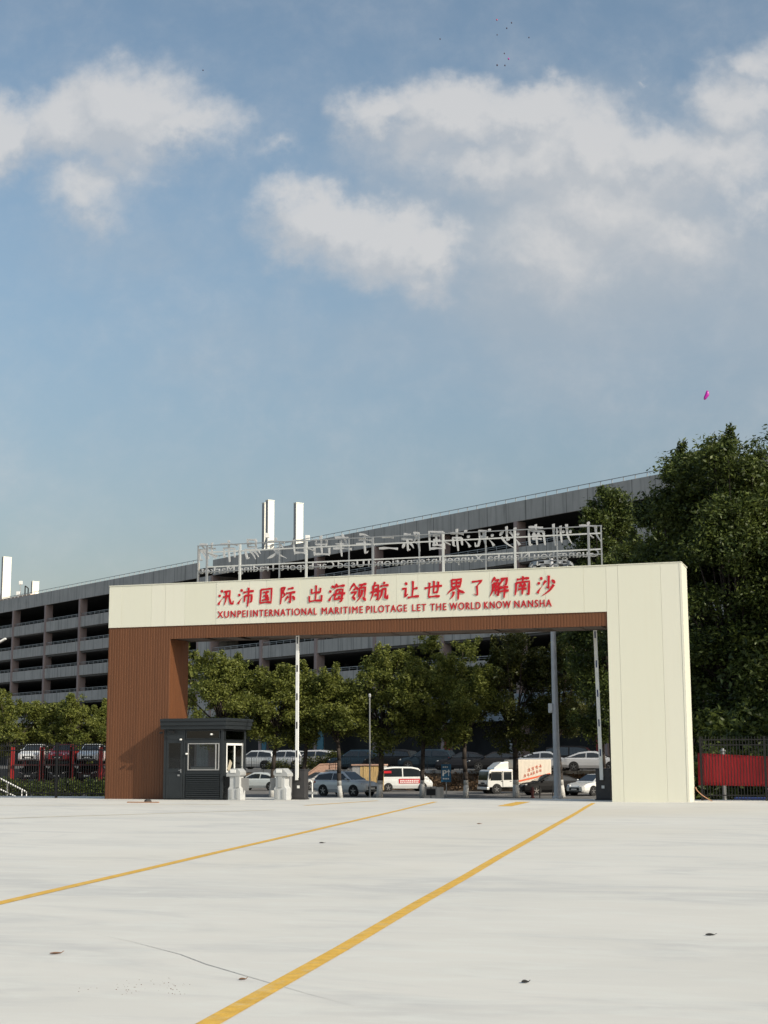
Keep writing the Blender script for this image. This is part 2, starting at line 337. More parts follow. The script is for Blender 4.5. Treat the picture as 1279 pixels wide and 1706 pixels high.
# the pale concrete lot, laid out in the gate's own axes so that the trowel streaks run across it
lot = MB(); lot.prism([(-45, -62), (60, -62), (60, 2.75), (-45, 2.75)], -1.55, 0, 'z')
tag(lot.build('concrete_lot', M['lot'], loc=GP, rz=-GA), kind='structure')
rm = MB(); rm.prism([(2.75, -.02), (22, RZ - .1), (2.75, RZ - .1)], 5.0, 17.0, 'x'); tag(rm.build('entrance_ramp', M['asphalt'], loc=GP, rz=-GA), kind='structure')
def stripe(name, a, b, w, m=None, z=.004, nseg=14):
    a = Vector(a); b = Vector(b); d = (b - a).normalized(); n = Vector((-d.y, d.x)); rnd = random.Random(3)
    vs = []; k = nseg
    for i in range(k + 1):
        p = a.lerp(b, i / k); j = rnd.uniform(-.012, .012)
        vs += [(p.x + n.x * (w / 2 + rnd.uniform(-.006, .006)) + j, p.y + n.y * w / 2, z), (p.x - n.x * (w / 2 + rnd.uniform(-.006, .006)) + j, p.y - n.y * w / 2, z)]
    mb = MB(); mb.add(vs, [(2 * i, 2 * i + 2, 2 * i + 3, 2 * i + 1) for i in range(k)])
    return tag(mb.build(name, m or M['yellow'], loc=GP, rz=-GA), kind='structure')
stripe('lane_marking', (22.55, -48.5), (16.70, -1.27), .125)
stripe('lane_marking', (18.9, -48.5), (11.83, -1.05), .14)
stripe('lane_marking', (9.10, -4.97), (9.73, -.30), .16)
stripe('lane_marking', (14.80, -4.45), (14.45, -.55), .42)
stripe('lane_marking', (2.4, -19.6), (9.57, -8.5), .08, M['faded'])
stripe('lane_marking', (-9.0, -9.6), (6.6, -4.6), .10, M['faded'])
ck = MB(); rnd = random.Random(5); pts = [onz(150, 1555), onz(215, 1568), onz(300, 1590), onz(345, 1607), onz(430, 1632), onz(520, 1658), onz(590, 1676)]
for i in range(len(pts) - 1):
    d = (pts[i + 1] - pts[i]).normalized(); n = Vector((-d.y, d.x, 0)); W = [.0006, .002, .005, .007, .004, .002, .0006]; w0 = W[i]; w1 = W[i + 1]
    ck.add([pts[i] + n * w0, pts[i + 1] + n * w1, pts[i + 1] - n * w1, pts[i] - n * w0], [(0, 1, 2, 3)])
ck.v = [(x, y, .003) for x, y, z in ck.v]; tag(ck.build('ground_crack', M['crack']), kind='structure')
# raised terrace in front of the car park
def TE(x): return 127 - .75 * x
sheet('terrace', [(-80, TE(-80)), (34, TE(34)), (90, 170), (-20, 420)], .2, M['terrace'], 1.65)

# ------------------------------------------------------------------ brush lettering
GL = {
 '汛': 'd 18,90 30,78|d 6,64 18,54|t 8,10 30,42|z 38,80 74,85 72,45 82,15 96,12 97,30|h 34,50 68,56|p 52,82 52,40 44,6',
 '沛': 'd 18,90 30,78|d 6,64 18,54|t 8,10 30,42|h 36,72 98,79|v 66,98 66,-6|v 46,54 45,20|z 46,54 88,58 87,22 78,17',
 '国': 'v 16,86 14,6|z 16,87 84,92 86,3|h 15,8 85,11|h 32,70 68,73|h 34,48 66,51|h 28,24 72,27|v 50,72 50,25|d 58,42 68,33',
 '际': 'z 14,88 36,92 24,66 38,50 22,36|v 15,89 14,0|h 54,82 86,87|h 44,58 98,64|v 70,60 70,8 60,14|p 58,42 42,16|d 82,44 96,20',
 '出': 'v 50,100 50,8|v 24,80 22,54|h 22,54 78,58|v 78,84 78,56|v 12,38 12,6|h 12,6 88,10|v 88,42 88,2',
 '海': 'd 18,90 30,78|d 6,64 18,54|t 8,8 30,42|p 50,98 34,70|h 46,84 94,89|z 48,66 39,16 92,20|z 48,66 84,70 80,6 68,2|h 30,41 100,47|d 62,58 69,49|d 60,32 67,23',
 '领': 'p 30,98 4,58|n 30,92 54,64|d 26,70 33,60|z 12,48 42,52 24,24|d 20,28 38,8|h 56,88 98,93|p 76,90 66,74|v 58,70 57,24|z 58,71 92,75 92,24|p 76,62 70,28 48,-2|d 80,22 98,2',
 '航': 'p 26,100 17,82|p 14,82 14,40 2,2|z 14,81 42,85 42,8 32,6|d 24,66 33,57|h 0,45 54,52|d 24,36 33,25|d 70,100 77,88|h 54,76 100,82|p 64,60 62,30 48,0|z 64,60 86,64 84,16 98,10 99,30',
 '让': 'd 18,92 30,78|z 4,57 25,62 22,14 38,30|v 62,98 62,12|h 62,55 90,60|h 38,10 100,16',
 '世': 'h 2,56 98,67|v 28,86 26,10|v 52,94 52,30|v 76,90 75,32|h 52,32 76,34|h 26,9 88,12',
 '界': 'v 24,95 26,56|z 24,95 76,98 72,56|h 28,76 72,79|v 50,95 50,56|h 26,57 74,60|p 46,54 4,20|n 52,54 100,24|p 38,34 36,14 22,-6|v 64,36 64,-10',
 '了': 'z 20,83 78,89 50,58|v 50,60 54,8 34,16',
 '解': 'p 24,100 6,70|z 22,84 42,87 32,70|p 14,66 12,30 0,0|z 14,67 44,71 44,4 34,9|h 14,48 44,51|h 14,31 44,34|v 28,68 28,10|z 54,90 88,94 84,60 75,62|p 70,90 50,56|p 62,52 52,34|h 58,42 96,47|h 48,23 100,28|v 76,56 76,-10',
 '南': 'h 18,83 84,89|v 50,100 50,72|v 16,66 13,2|z 16,66 85,73 85,4 73,9|d 36,62 43,52|p 64,64 55,52|h 30,47 70,52|h 28,31 72,35|v 50,50 50,4',
 '沙': 'd 18,90 30,78|d 6,64 18,54|t 8,8 30,42|v 64,98 64,34 53,41|p 50,72 36,46|d 80,76 98,56|p 92,50 70,20 32,-6',
 '广': 'd 48,100 57,86|h 18,77 96,84|p 22,80 20,40 0,0', '州': 'd 6,66 14,52|p 26,94 24,40 8,2|d 38,66 47,54|v 54,88 54,10|d 66,68 75,56|v 86,98 86,-4',
 '二': 'h 22,72 78,77|h 4,18 96,24', '手': 'p 76,96 28,84|h 18,65 82,70|h 4,43 96,50|v 52,84 52,6 38,14',
 '车': 'h 18,82 84,87|z 46,100 24,52 82,56|h 4,27 96,34|v 54,70 54,-6', '口': 'v 20,78 24,16|z 20,79 80,83 76,14|h 22,19 78,22',
 '交': 'd 48,100 55,88|h 8,77 94,83|p 36,70 16,48|d 64,70 84,52|p 66,52 44,22 2,-2|n 34,50 62,18 100,0',
 '易': 'v 28,95 28,58|z 28,95 72,98 72,58|h 30,77 70,79|h 28,59 72,62|p 34,54 8,26|z 26,46 87,50 78,4 65,9|p 46,46 18,10|p 66,46 34,0',
 '市': 'd 48,100 55,88|h 4,75 96,82|v 24,58 24,14|z 24,58 80,62 80,16 69,20|v 52,80 52,-8',
 '场': 'h 2,61 38,66|v 20,92 20,22|t 0,18 42,34|z 46,84 84,89 52,56 92,60 86,6 73,11|p 64,56 38,12|p 80,56 52,2',
}
PROF = dict(h=(.95, .55, .6, 1.05, .8), v=(1.05, .8, .75, .75, .45), p=(1.1, .9, .75, .5, .12), n=(.3, .6, .9, 1.2, .15), d=(.35, .9, 1.2, .95, .4), t=(1.15, .8, .5, .3, .1), z=(.9, .65, .95, .7, .35))
def glyph(ch, size, depth=.06, weight=11.5, flip=False, cx=0.0, cz=0.0, y=0.0, slant=.0, two=False):
    mb = MB(); sx = -1 if flip else 1; k = size / 100
    for si, st in enumerate(GL[ch].split('|')):
        ty, *ps = st.split(' '); P = [np.array([float(c) for c in p.split(',')]) for p in ps]
        if len(P) == 2:
            d = P[1] - P[0]; nrm = np.array([-d[1], d[0]]); sg = {'h': .03, 'v': .02, 'p': -.08, 'n': -.08, 'd': .05, 't': .05, 'z': 0}[ty]
            P = [P[0], (P[0] + P[1]) / 2 + nrm * sg, P[1]]
        pts = []
        if ty == 'z':                                  # turning strokes keep crisp corners
            for i in range(len(P) - 1): pts += [P[i] + (P[i + 1] - P[i]) * t for t in (0, .25, .5, .75)]
            pts.append(P[-1])
        else:
            Q = [2 * P[0] - P[1]] + P + [2 * P[-1] - P[-2]]
            for i in range(1, len(Q) - 2):
                for t in np.linspace(0, 1, 6)[:-1]:
                    a, b, c, d = Q[i - 1:i + 3]
                    pts.append(.5 * (2 * b + (c - a) * t + (2 * a - 5 * b + 4 * c - d) * t * t + (3 * b - a - 3 * c + d) * t ** 3))
            pts.append(P[-1])
        n = len(pts); Lf = []; Rt = []
        for i in range(n):
            tg = pts[min(i + 1, n - 1)] - pts[max(i - 1, 0)]; tg = tg / (np.linalg.norm(tg) + 1e-9); nm = np.array([-tg[1], tg[0]])
            w = np.interp(i / (n - 1), np.linspace(0, 1, 5), PROF[ty]) * weight / 2
            if ty == 'v': nm = np.array([-1, .25]) * (1 if tg[1] > 0 else 1); nm = nm / np.linalg.norm(nm)
            Lf.append(pts[i] + nm * w); Rt.append(pts[i] - nm * w)
        y0 = y - depth - si * .0016
        def V(p, yy): return (cx + sx * ((p[0] - 50) + slant * (p[1] - 50)) * k, yy, cz + (p[1] - 48) * k)
        o = len(mb.v); mb.v += [V(p, y0) for p in Lf] + [V(p, y0) for p in Rt] + [V(p, y) for p in Lf] + [V(p, y) for p in Rt]
        F = []
        for i in range(n - 1):
            F += [(i, i + 1, n + i + 1, n + i), (2 * n + i, 3 * n + i, 3 * n + i + 1, 2 * n + i + 1), (i, 2 * n + i, 2 * n + i + 1, i + 1), (n + i, n + i + 1, 3 * n + i + 1, 3 * n + i)]
        F += [(0, n, 3 * n, 2 * n), (n - 1, 3 * n - 1, 4 * n - 1, 2 * n - 1)]
        mb.f += [tuple(o + q for q in f) for f in F]
        mb.m += [(1 if (two and j % 4 == 1 and j < 4 * (n - 1)) else 0) for j in range(len(F))]
    return mb
def text_mesh(name, body, m, parent, x0, x1, z0, y, cap, ext=.02, flip=False, bold=.0, fit_h=True, heavy=0, spc=1.06):
    cu = bpy.data.curves.new(name, 'FONT'); cu.body = body; cu.extrude = ext; cu.offset = bold; cu.size = 1.0; cu.space_character = spc
    t = bpy.data.objects.new(name, cu); COL.objects.link(t)
    me = bpy.data.meshes.new_from_object(t.evaluated_get(bpy.context.evaluated_depsgraph_get())); bpy.data.objects.remove(t); bpy.data.curves.remove(cu)
    co = np.zeros(len(me.vertices) * 3); me.vertices.foreach_get('co', co); co = co.reshape(-1, 3)
    xa, xb = co[:, 0].min(), co[:, 0].max(); hh = .73 if fit_h else co[:, 1].max()
    X = (co[:, 0] - xa) / (xb - xa) * (x1 - x0) + x0 if not flip else x1 - (co[:, 0] - xa) / (xb - xa) * (x1 - x0)
    out = np.stack([X, y - co[:, 2] - ext, z0 + co[:, 1] / hh * cap], 1)
    me.vertices.foreach_set('co', out.ravel()); me.update()
    if heavy:
        bm = bmesh.new(); bm.from_mesh(me); src = bm.verts[:] + bm.edges[:] + bm.faces[:]
        for k, dx in enumerate((-heavy, heavy)):
            g = bmesh.ops.duplicate(bm, geom=src)['geom']
            for v in g:
                if isinstance(v, bmesh.types.BMVert): v.co.x += dx; v.co.y -= .0015 * (k + 1)
        bm.to_mesh(me); bm.free()
    me.materials.clear(); me.materials.append(m); me.name = name
    o = bpy.data.objects.new(name, me); COL.objects.link(o); o.parent = parent
    return o

# ------------------------------------------------------------------ the gate
GLEN, GH, GD = 19.33, 7.15, 1.48
XL, XR, ZC, ZB = 2.31, 17.04, 5.72, 5.285
gate = thing('entrance_gate', 'long entrance gate with cream header and right pillar and brown left pillar', 'gate', GP, -GA)
rnd = random.Random(11)
def panels(x0, x1, z0, z1, widths):
    mb = MB(); x = x0; i = 0
    while x < x1 - .01:
        w = widths[i % len(widths)]; xe = min(x1, x + w); xe = x1 if x1 - xe < .25 else xe
        a = rnd.uniform(0, .007); b = rnd.uniform(0, .007)
        g = .0024
        mb.add([(x + g, a, z0), (xe - g, b, z0), (xe - g, .05, z0), (x + g, .05, z0), (x + g, a, z1), (xe - g, b, z1), (xe - g, .05, z1), (x + g, .05, z1)],
               [(0, 1, 5, 4), (0, 3, 2, 1), (4, 5, 6, 7), (0, 4, 7, 3), (1, 2, 6, 5)])
        x = xe; i += 1
    return mb
panels(0, XR - .001, ZC, GH, [.48, 1.12, .52, .72, 1.15, 1.2, .6, 1.18, 1.2]).build('header_panel', M['cream'], gate)
panels(XR, GLEN - .06, 0.0, GH, [.36, 1.3, .58]).build('pillar_panel', M['cream'], gate)
b = MB()                                             # carcase behind the panels, returns and coping
b.box(0.01, XR, .051, GD - .01, ZC + .01, GH - .012); b.box(XR + .012, GLEN - .055, .051, GD - .01, 0.0, GH - .012)
b.build('cream_carcase', M['cream'], gate)
b = MB(); b.box(GLEN - .054, GLEN, .06, GD * .45, 0, GH - .02); b.box(GLEN - .054, GLEN - .012, GD * .45, GD, 0, GH - .02); b.box(GLEN - .058, GLEN + .008, -.006, .058, 0, GH - .02)
b.build('side_panel', M['cream'], gate)
b = MB(); b.box(-.012, GLEN + .012, -.014, GD + .012, GH - .011, GH + .012); b.build('coping', M['cream'], gate)
def fluted(x0, x1, z0, z1, pitch=.098, y0=.03, dep=.008):
    mb = MB(); n = max(1, round((x1 - x0) / pitch)); p = (x1 - x0) / n; xs = []
    for i in range(n):
        a = x0 + i * p; xs += [(a, y0 + dep), (a + p * .18, y0 + dep), (a + p * .24, y0), (a + p * .94, y0)]
    xs.append((x1, y0 + dep))
    vs = [(x, y, z) for x, y in xs for z in (z0, z1)]
    mb.add(vs, [(2 * i, 2 * i + 2, 2 * i + 3, 2 * i + 1) for i in range(len(xs) - 1)]); return mb
fluted(0, XL, 0, ZC).build('brown_pillar', M['brown'], gate)
fluted(XL, XR - .002, ZB, ZC - .001).build('brown_beam', M['brown'], gate)
b = MB(); n = 15                                      # inner face of the left pillar, fluted too, and its other faces
for i in range(n):
    ya = .045 + (GD - .05) * i / n; yb = .045 + (GD - .05) * (i + 1) / n; q = (yb - ya)
    b.add([(XL - .016, ya, 0), (XL - .016, ya + q * .18, 0), (XL, ya + q * .24, 0), (XL, ya + q * .96, 0), (XL - .016, yb, 0)] + [(XL - .016, ya, ZB), (XL - .016, ya + q * .18, ZB), (XL, ya + q * .24, ZB), (XL, ya + q * .96, ZB), (XL - .016, yb, ZB)],
          [(0, 1, 6, 5), (1, 2, 7, 6), (2, 3, 8, 7), (3, 4, 9, 8)])
b.box(0.004, XL - .018, .06, GD - .02, 0, ZC - .005)
b.build('inner_cladding', M['brown'], gate)
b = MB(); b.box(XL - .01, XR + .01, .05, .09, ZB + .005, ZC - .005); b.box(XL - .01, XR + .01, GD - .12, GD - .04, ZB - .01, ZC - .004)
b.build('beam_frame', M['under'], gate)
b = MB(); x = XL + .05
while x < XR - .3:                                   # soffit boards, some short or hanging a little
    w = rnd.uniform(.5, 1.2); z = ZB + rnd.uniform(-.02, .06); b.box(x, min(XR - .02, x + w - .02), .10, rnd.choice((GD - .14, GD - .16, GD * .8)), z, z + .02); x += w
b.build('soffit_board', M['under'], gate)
def gate_xz(px, py, yl=0.0):
    d = ray(px, py); o = Vector((0, 0, EYE)); t = (GP + GW * yl - o).dot(GW) / d.dot(GW); P = o + d * t - GP
    return P.dot(GU), P.z
CH1 = dict(zip('汛沛国际出海领航让世界了解南沙', [4.34, 5.05, 5.78, 6.53, 7.53, 8.26, 8.98, 9.72, 10.76, 11.52, 12.27, 12.95, 13.69, 14.42, 15.16]))
for ch, x in CH1.items():
    sz = .60 if ch not in '了国出' else .56
    glyph(ch, sz, .008, 13.5, False, x, 6.60, -.004, .06).build('character', M['red'], gate)
for wd, a, c in (('XUNPEI', 362, 414), ('INTERNATIONAL', 417, 529), ('MARITIME', 535.5, 605.5), ('PILOTAGE', 610, 679), ('LET', 686.5, 711), ('THE', 716.5, 744.5), ('WORLD', 748.5, 801.5), ('KNOW', 806, 852), ('NANSHA', 856.5, 920)):
    f = lambda p: gate_xz(p, 1029 - (p - 362) * .0331)[0]
    text_mesh('word', wd, M['red'], gate, f(a + .5), f(c - 1.0), 5.935, -.004, .235, .006, heavy=.006, spc=1.22)

# ------------------------------------------------------------------ sign on the gate's roof, seen from behind
sign = thing('rooftop_sign', 'steel framed rooftop sign seen from behind with mirrored grey letters', 'sign', G(0, 0, GH + .012), -GA)
Z0 = GH + .012
for x in (3.47, 4.68, 7.06, 9.38, 11.76, 14.12, 16.47): MB().box(x - .032, x + .032, .318, .382, 0, 8.42 - Z0).build('front_post', M['rail'] if x in (3.47, 9.38, 16.47) else M['frame'], sign)
b = MB(); b.box(3.43, 16.84, .325, .365, 8.18 - Z0, 8.222 - Z0); b.box(3.43, 16.84, .325, .365, 7.68 - Z0, 7.722 - Z0); b.build('front_rail', M['frame'], sign)
for x in (2.73, 5.75, 8.25, 10.7, 12.95, 15.3, 16.72): MB().box(x - .02, x + .02, 1.2, 1.24, 0, 8.585 - Z0).build('rear_post', M['rail'], sign)
b = MB()
for z in (8.57, 7.66): b.box(2.70, 16.75, 1.205, 1.245, z - .015 - Z0, z + .015 - Z0)
for x in (3.47, 7.06, 11.76, 16.47):
    b.box(x - .02, x + .02, .39, 1.2, 8.17 - Z0, 8.21 - Z0)
b.build('rear_rail', M['rail'], sign)
lettergrey = mat('letter_back', (.50, .50, .50), .55, .2, .1)
BX = [16.35, 15.45, 14.62, 13.75, 12.90, 12.10, 11.28, 10.42, 9.60, 8.80, 7.98, 7.25, 6.45, 5.62, 4.72, 3.88, 3.02]
for ch, x in zip('广州南沙汛沛国际二手车出口交易市场', BX):
    glyph(ch, .70, .04, 11.5, True, x, 8.36 - Z0, 1.31, .06, True).build('character', [lettergrey, M['red']], sign)
_ws = 'Guangzhou Nansha Xunpei International Used Car Export Trading Market'.split(); _wl = [sum(.55 if c in 'ilrtj' else 1.35 if c in 'mM' else 1 for c in w) for w in _ws]
_u = 13.82 / (sum(_wl) + .6 * (len(_ws) - 1)); _x = 16.62
for wd, n in zip(_ws, _wl):
    text_mesh('word', wd, lettergrey, sign, _x - n * _u, _x, 7.60 - Z0, 1.30, .25, .02, True); _x -= (n + .6) * _u

# ------------------------------------------------------------------ guard booth
BW, BD, BH = 2.12, 1.88, 2.40
booth = thing('guard_booth', 'charcoal guard booth with louvred panel beside the brown gate pillar', 'booth', G(2.40, -.47), -GA); booth.scale = (1, 1, .945)
b = MB(); b.box(0, BW, 0, .05, .86, .89); b.box(0.02, BW - .02, .02, BD - .02, 0, .05)
b.box(0, .09, 0, .09, .05, BH); b.box(BW - .09, BW, 0, .09, .05, BH); b.box(0, .09, BD - .09, BD, .05, BH); b.box(BW - .09, BW, BD - .09, BD, .05, BH); b.box(.70, .77, .004, .06, .05, BH)
b.box(.77, BW - .09, .01, .05, 1.925, 2.07); b.box(.09, .70, .01, .05, 2.041, BH); b.box(.77, BW - .09, .01, .05, 2.361, BH); b.box(.09, BW - .09, BD - .06, BD - .02, 2.0, BH); b.box(.78, BW - .09, .03, .05, .89, 1.0); b.box(.78, .86, .02, .05, 1.0, 1.92); b.box(1.98, BW - .09, .02, .05, 1.0, 1.92); b.box(BW - .05, BW - .012, .09, BD - .09, 1.925, 2.019); b.box(BW - .05, BW - .012, .09, .299, .80, 1.924); b.box(BW - .05, BW - .012, 1.661, BD - .09, .80, 1.924); b.box(.02, BW - .02, .02, BD - .02, BH - .04, BH - .001)
b.box(.02, .06, .09, BD - .09, .05, BH); b.box(.09, BW - .09, BD - .06, BD - .02, .05, .9); b.box(BW - .06, BW - .03, .09, BD - .09, .05, .80)
b.build('wall', M['char'], booth, .006)
b = MB(); b.box(-.08, BW + .14, -.10, BD + .1, BH, BH + .13); b.box(-.08, BW + .17, -.14, BD + .12, BH + .131, BH + .27); b.box(-.08, BW + .20, -.17, BD + .14, BH + .271, BH + .36)
b.box(-.05, BW + .1, -.05, BD + .05, BH + .361, BH + .375); b.build('roof', M['char'], booth, .008)
d = MB(); d.box(.10, .69, -.008, .03, .06, .12); d.box(.10, .69, -.008, .03, .93, 1.06); d.box(.10, .69, -.008, .03, 1.93, 2.04); d.box(.10, .18, -.008, .03, .121, .929); d.box(.61, .69, -.008, .03, .121, .929)
d.box(.10, .18, -.008, .03, 1.061, 1.929); d.box(.61, .69, -.008, .03, 1.061, 1.929); d.box(.181, .609, 0, .02, .121, .929)
do = d.build('door', M['char'], booth, .004)
MB().box(.181, .609, .004, .012, 1.061, 1.929).build('pane', M['clear'], do)
d = MB(); d.box(.85, BW - .1, .12, .62, .72, .76); d.box(.9, .94, .15, .6, .05, .719); d.box(BW - .2, BW - .16, .15, .6, .05, .719); d.build('desk', M['greysheet'], booth)
h = MB(); h.box(.62, .66, -.03, -.009, .92, 1.04); h.bar((.56, -.045, 1.0), (.655, -.045, 1.0), .02); h.build('handle', M['rim'], do); MB().box(.52, .60, -.02, -.009, .80, .86).build('lock', M['rim'], do)
def window(parent, fm, x0, x1, z0, z1, y, along='x', mull=(), t=.045):
    fr = MB(); gl = MB()
    def bx(mb, a, b_, c, d_, y0, y1):
        if along == 'x': mb.box(a, b_, y0, y1, c, d_)
        else: mb.box(y0, y1, a, b_, c, d_)
    s = 1 if along == 'x' else -1
    ya, yb = (y - .02, y + .03) if along == 'x' else (y - .03, y + .02)
    bx(fr, x0, x1, z0, z0 + t, ya, yb); bx(fr, x0, x1, z1 - t, z1, ya, yb); bx(fr, x0, x0 + t, z0 + t, z1 - t, ya, yb); bx(fr, x1 - t, x1, z0 + t, z1 - t, ya, yb)
    for mx in mull: bx(fr, mx - t / 2, mx + t / 2, z0 + t, z1 - t, ya, yb)
    bx(gl, x0 + t, x1 - t, z0 + t, z1 - t, y, y + .008)
    fo = fr.build('window', fm, parent, .003); gl.build('pane', M['clear'], fo); return fo
window(booth, M['greysheet'], .86, 1.98, 1.0, 1.92, .02, 'x', (1.86,), .03)
window(booth, M['char'], .80, 2.0, 2.07, 2.36, .0, 'x', (), .02)
window(booth, M['white'], .30, 1.66, .92, 1.92, BW - .03, 'y', (.98,), .075)
window(booth, M['char'], .14, 1.72, 2.02, 2.36, BW, 'y', (), .02)
b = MB()
for i in range(11):
    z = .10 + i * .07; b.prism([(.0, z), (.0, z + .035), (.045, z + .068), (.045, z + .03)], .80, 2.0, 'x')
b.box(.79, 2.02, .05, .055, .06, .86); b.build('louvre_panel', M['char'], booth)
b = MB()
for i in range(11):
    z = .10 + i * .066; b.prism([(.14 + 0, z), (1.72, z), (1.72, z + .03), (.14, z + .03)], BW - .03, BW + .004, 'x')
b.build('louvre_panel', M['char'], booth)
for x, z, y in ((.62, 2.05, -.012), (.84, 1.56, -.02), (1.72, 2.22, -.03)):
    b = MB(); b.lathe([(.0, -.03), (.035, -.028), (.045, 0), (.035, .028), (.0, .03)], 10, (x, y - .02, z)); b.build('wall_lamp', M['white'], booth, smooth=True)
b = MB(); b.bar((.0, -.12, 2.30), (-.10, -.12, 2.28), .06, .06); b.build('camera', M['black'], booth)
MB().bar((.2, -.13, 2.32), (.42, -.13, 2.31), .07, .06).build('camera', M['black'], booth)
MB().bar((BW + .012, .42, .98), (BW + .012, .62, 1.3), .012, .2).build('paper_notice', mat('paper', (.42, .37, .28), .8), booth)

# ------------------------------------------------------------------ turnstile cabinets and barriers
def turnstile(x, y, label, sgn):
    t = thing('turnstile', label, 'turnstile', G(x, y), -GA, 'pedestrian turnstiles at the gate')
    p = [(-.27, 0), (.27, 0), (.27, .36), (.19, .44), (.19, .74), (-.20, .74), (-.20, .44), (-.27, .36)]
    MB().prism([(a * .82, z) for a, z in p], 0, .40, 'y').build('body', M['shell'], t, .015)
    q = [(-.32, .741), (.20, .741), (.27, .80), (.27, .90), (.16, 1.0), (-.12, 1.0), (-.32, .84)]
    MB().prism([(a * sgn * .86, z) for a, z in q], -.04, .43, 'y').build('top_cover', M['ltgrey'], t, .02)
    b = MB(); b.box(-.02 + .06 * sgn, .13 + .06 * sgn, -.03, -.005, .40, .76); b.build('front_panel', M['ltgrey'], t, .008)
    [MB().box(a, c, -.02, -.004, .05, .34).build('service_flap', M['ltgrey'], t, .008) for a, c in ((-.17, -.07), (.05, .14))]
    MB().box(-.13, .07, -.06, -.041, .86, .97).build('reader', M['white'], t, .01)
    MB().box(min(.16 * sgn, .42 * sgn), max(.16 * sgn, .42 * sgn), .2, .215, .30, .70).build('wing_panel', M['midgrey'], t)
    return t
turnstile(4.95, -.52, 'white turnstile cabinet against the right corner of the guard booth', 1)
turnstile(6.42, -.22, 'white turnstile cabinet beside the dark barrier box', -1)
t = thing('turnstile_post', 'grey slotted end post behind the two white turnstiles', 'turnstile', G(5.55, 3.2 - .9), -GA)
b = MB(); b.box(-.22, -.05, 0, .2, 0, .78); b.box(.05, .22, 0, .2, 0, .78); b.box(-.22, .22, 0, .2, .781, .86); b.build('body', M['midgrey'], t, .01)
MB().box(.25, 1.15, .08, .12, .12, .2).build('rail', M['ltgrey'], t)
t = thing('hoop_barrier', 'pale tubular hoop standing past the white turnstiles', 'barrier', G(6.25, 2.55), -GA)
b = MB(); b.path([(-.22, 0, 0), (-.22, 0, .5), (-.15, 0, .58), (.15, 0, .58), (.22, 0, .5), (.22, 0, 0)], [.025] * 6, 8); b.build('hoop', M['white'], t)
def barrier(x, y, label, lean, mk, n, arm_top):
    t = thing('boom_barrier', label, 'barrier', G(x, y), -GA, 'raised boom barriers in the gate')
    b = MB(); b.box(-.22, .22, -.16, .2, .04, .94); b.box(-.235, .235, -.175, .215, .941, .97); b.box(-.25, .25, -.19, .23, 0, .039)
    b.build('cabinet', M['dark'], t, .012)
    MB().box(-.04, .05, -.172, -.161, .36, .45).build('lock_plate', M['white'], t, .008)
    arm = MB(); sx = math.tan(lean)
    A = Vector((-.02, -.23, .62)); B = Vector((-.02 + sx * (arm_top - .62), -.23, arm_top)); arm.bar(A, B, .05, .11); ao = arm.build('boom_arm', M['white'], t, .008)
    for i in range(n):
        z = 1.35 + i * .92; st = MB(); st.bar(A + (B - A) * ((z - .62) / (arm_top - .62)) + Vector((0, -.028, 0)), A + (B - A) * ((z + .22 - .62) / (arm_top - .62)) + Vector((0, -.028, 0)), .006, .042); st.build('reflector', mk, ao)
    b = MB(); b.tube((-.02, -.25, .66), (-.02, -.15, .66), .07, n=14); b.build('pivot', M['black'], t)
barrier(6.80, .55, 'boom barrier by the turnstiles with its white arm upright', 0.0, M['black'], 5, 6.1)
barrier(16.50, 1.72, 'boom barrier against the cream pillar with its arm leaning', -.018, M['stripe'], 5, 6.1)

# ------------------------------------------------------------------ fences and banner
def fence(label, x0, x1, y, h, post_x, seed):
    t = thing('picket_fence', label, 'fence', G(x0, y), -GA, 'black picket fences either side of the gate')
    b = MB(); n = int((x1 - x0) / .092)
    for i in range(n):
        x = (i + .5) * (x1 - x0) / n; b.box(x - .011, x + .011, -.011, .011, .06, h); b.add([(x - .014, -.014, h), (x + .014, -.014, h), (x + .014, .014, h), (x - .014, .014, h), (x, 0, h + .08)], [(0, 1, 4), (1, 2, 4), (2, 3, 4), (3, 0, 4)])
    for z in (.14, h - .22, h - .06): b.box(0, x1 - x0, -.02, .02, z, z + .035)
    b.build('picket_panel', M['black'], t)
    for px in post_x: MB().box(px - x0 - .035, px - x0 + .035, -.036, .036, 0, h + .06).build('post', M['black'], t)
    return t
fence('black picket fence left of the brown pillar, before the red transporters', -7.2, -.06, .75, 1.82, (-7.1, -4.65, -2.25, -.12), 1)
fence('black picket fence right of the cream pillar, before the red banner', GLEN + .1, 27.0, 1.9, 1.88, (19.5, 21.42, 23.4, 25.3, 26.9), 2)
b = MB(); n = 70; rows = 8; vs = []
for i in range(n + 1):
    s = i / n; x = GLEN + .06 + s * 7.5; sag = -.16 * math.sin(min(1, s * 1.6) * PI * .55)
    for j in range(rows + 1):
        q = j / rows; z = 1.44 + sag - q * (.98 + sag * .7)
        yy = 1.98 + .035 * math.sin(x * 5 + q * 2.2) * (.4 + q) + .02 * math.sin(x * 13.7 + q * 4) + .05 * math.sin((x - GLEN) * 1.7 - q * 3)
        vs.append((x, yy + .06, z))
b.add(vs, [(i * (rows + 1) + j, (i + 1) * (rows + 1) + j, (i + 1) * (rows + 1) + j + 1, i * (rows + 1) + j + 1) for i in range(n) for j in range(rows)])
bo = b.build('banner', M['banner'], smooth=True, fix=False, loc=GP, rz=-GA); sm = bo.modifiers.new('thick', 'SOLIDIFY'); sm.thickness = .004
tag(bo, 'long red cloth banner hung behind the picket fence right of the gate', 'banner')
b = MB(); vs = []
for i in range(9):
    q = i / 8; vs += [(GLEN + .05 + .5 * q ** 1.7, 1.3 - .1 * q, .42 * (1 - q)), (GLEN + .05 + .5 * q ** 1.7, 1.42 - .1 * q, .42 * (1 - q))]
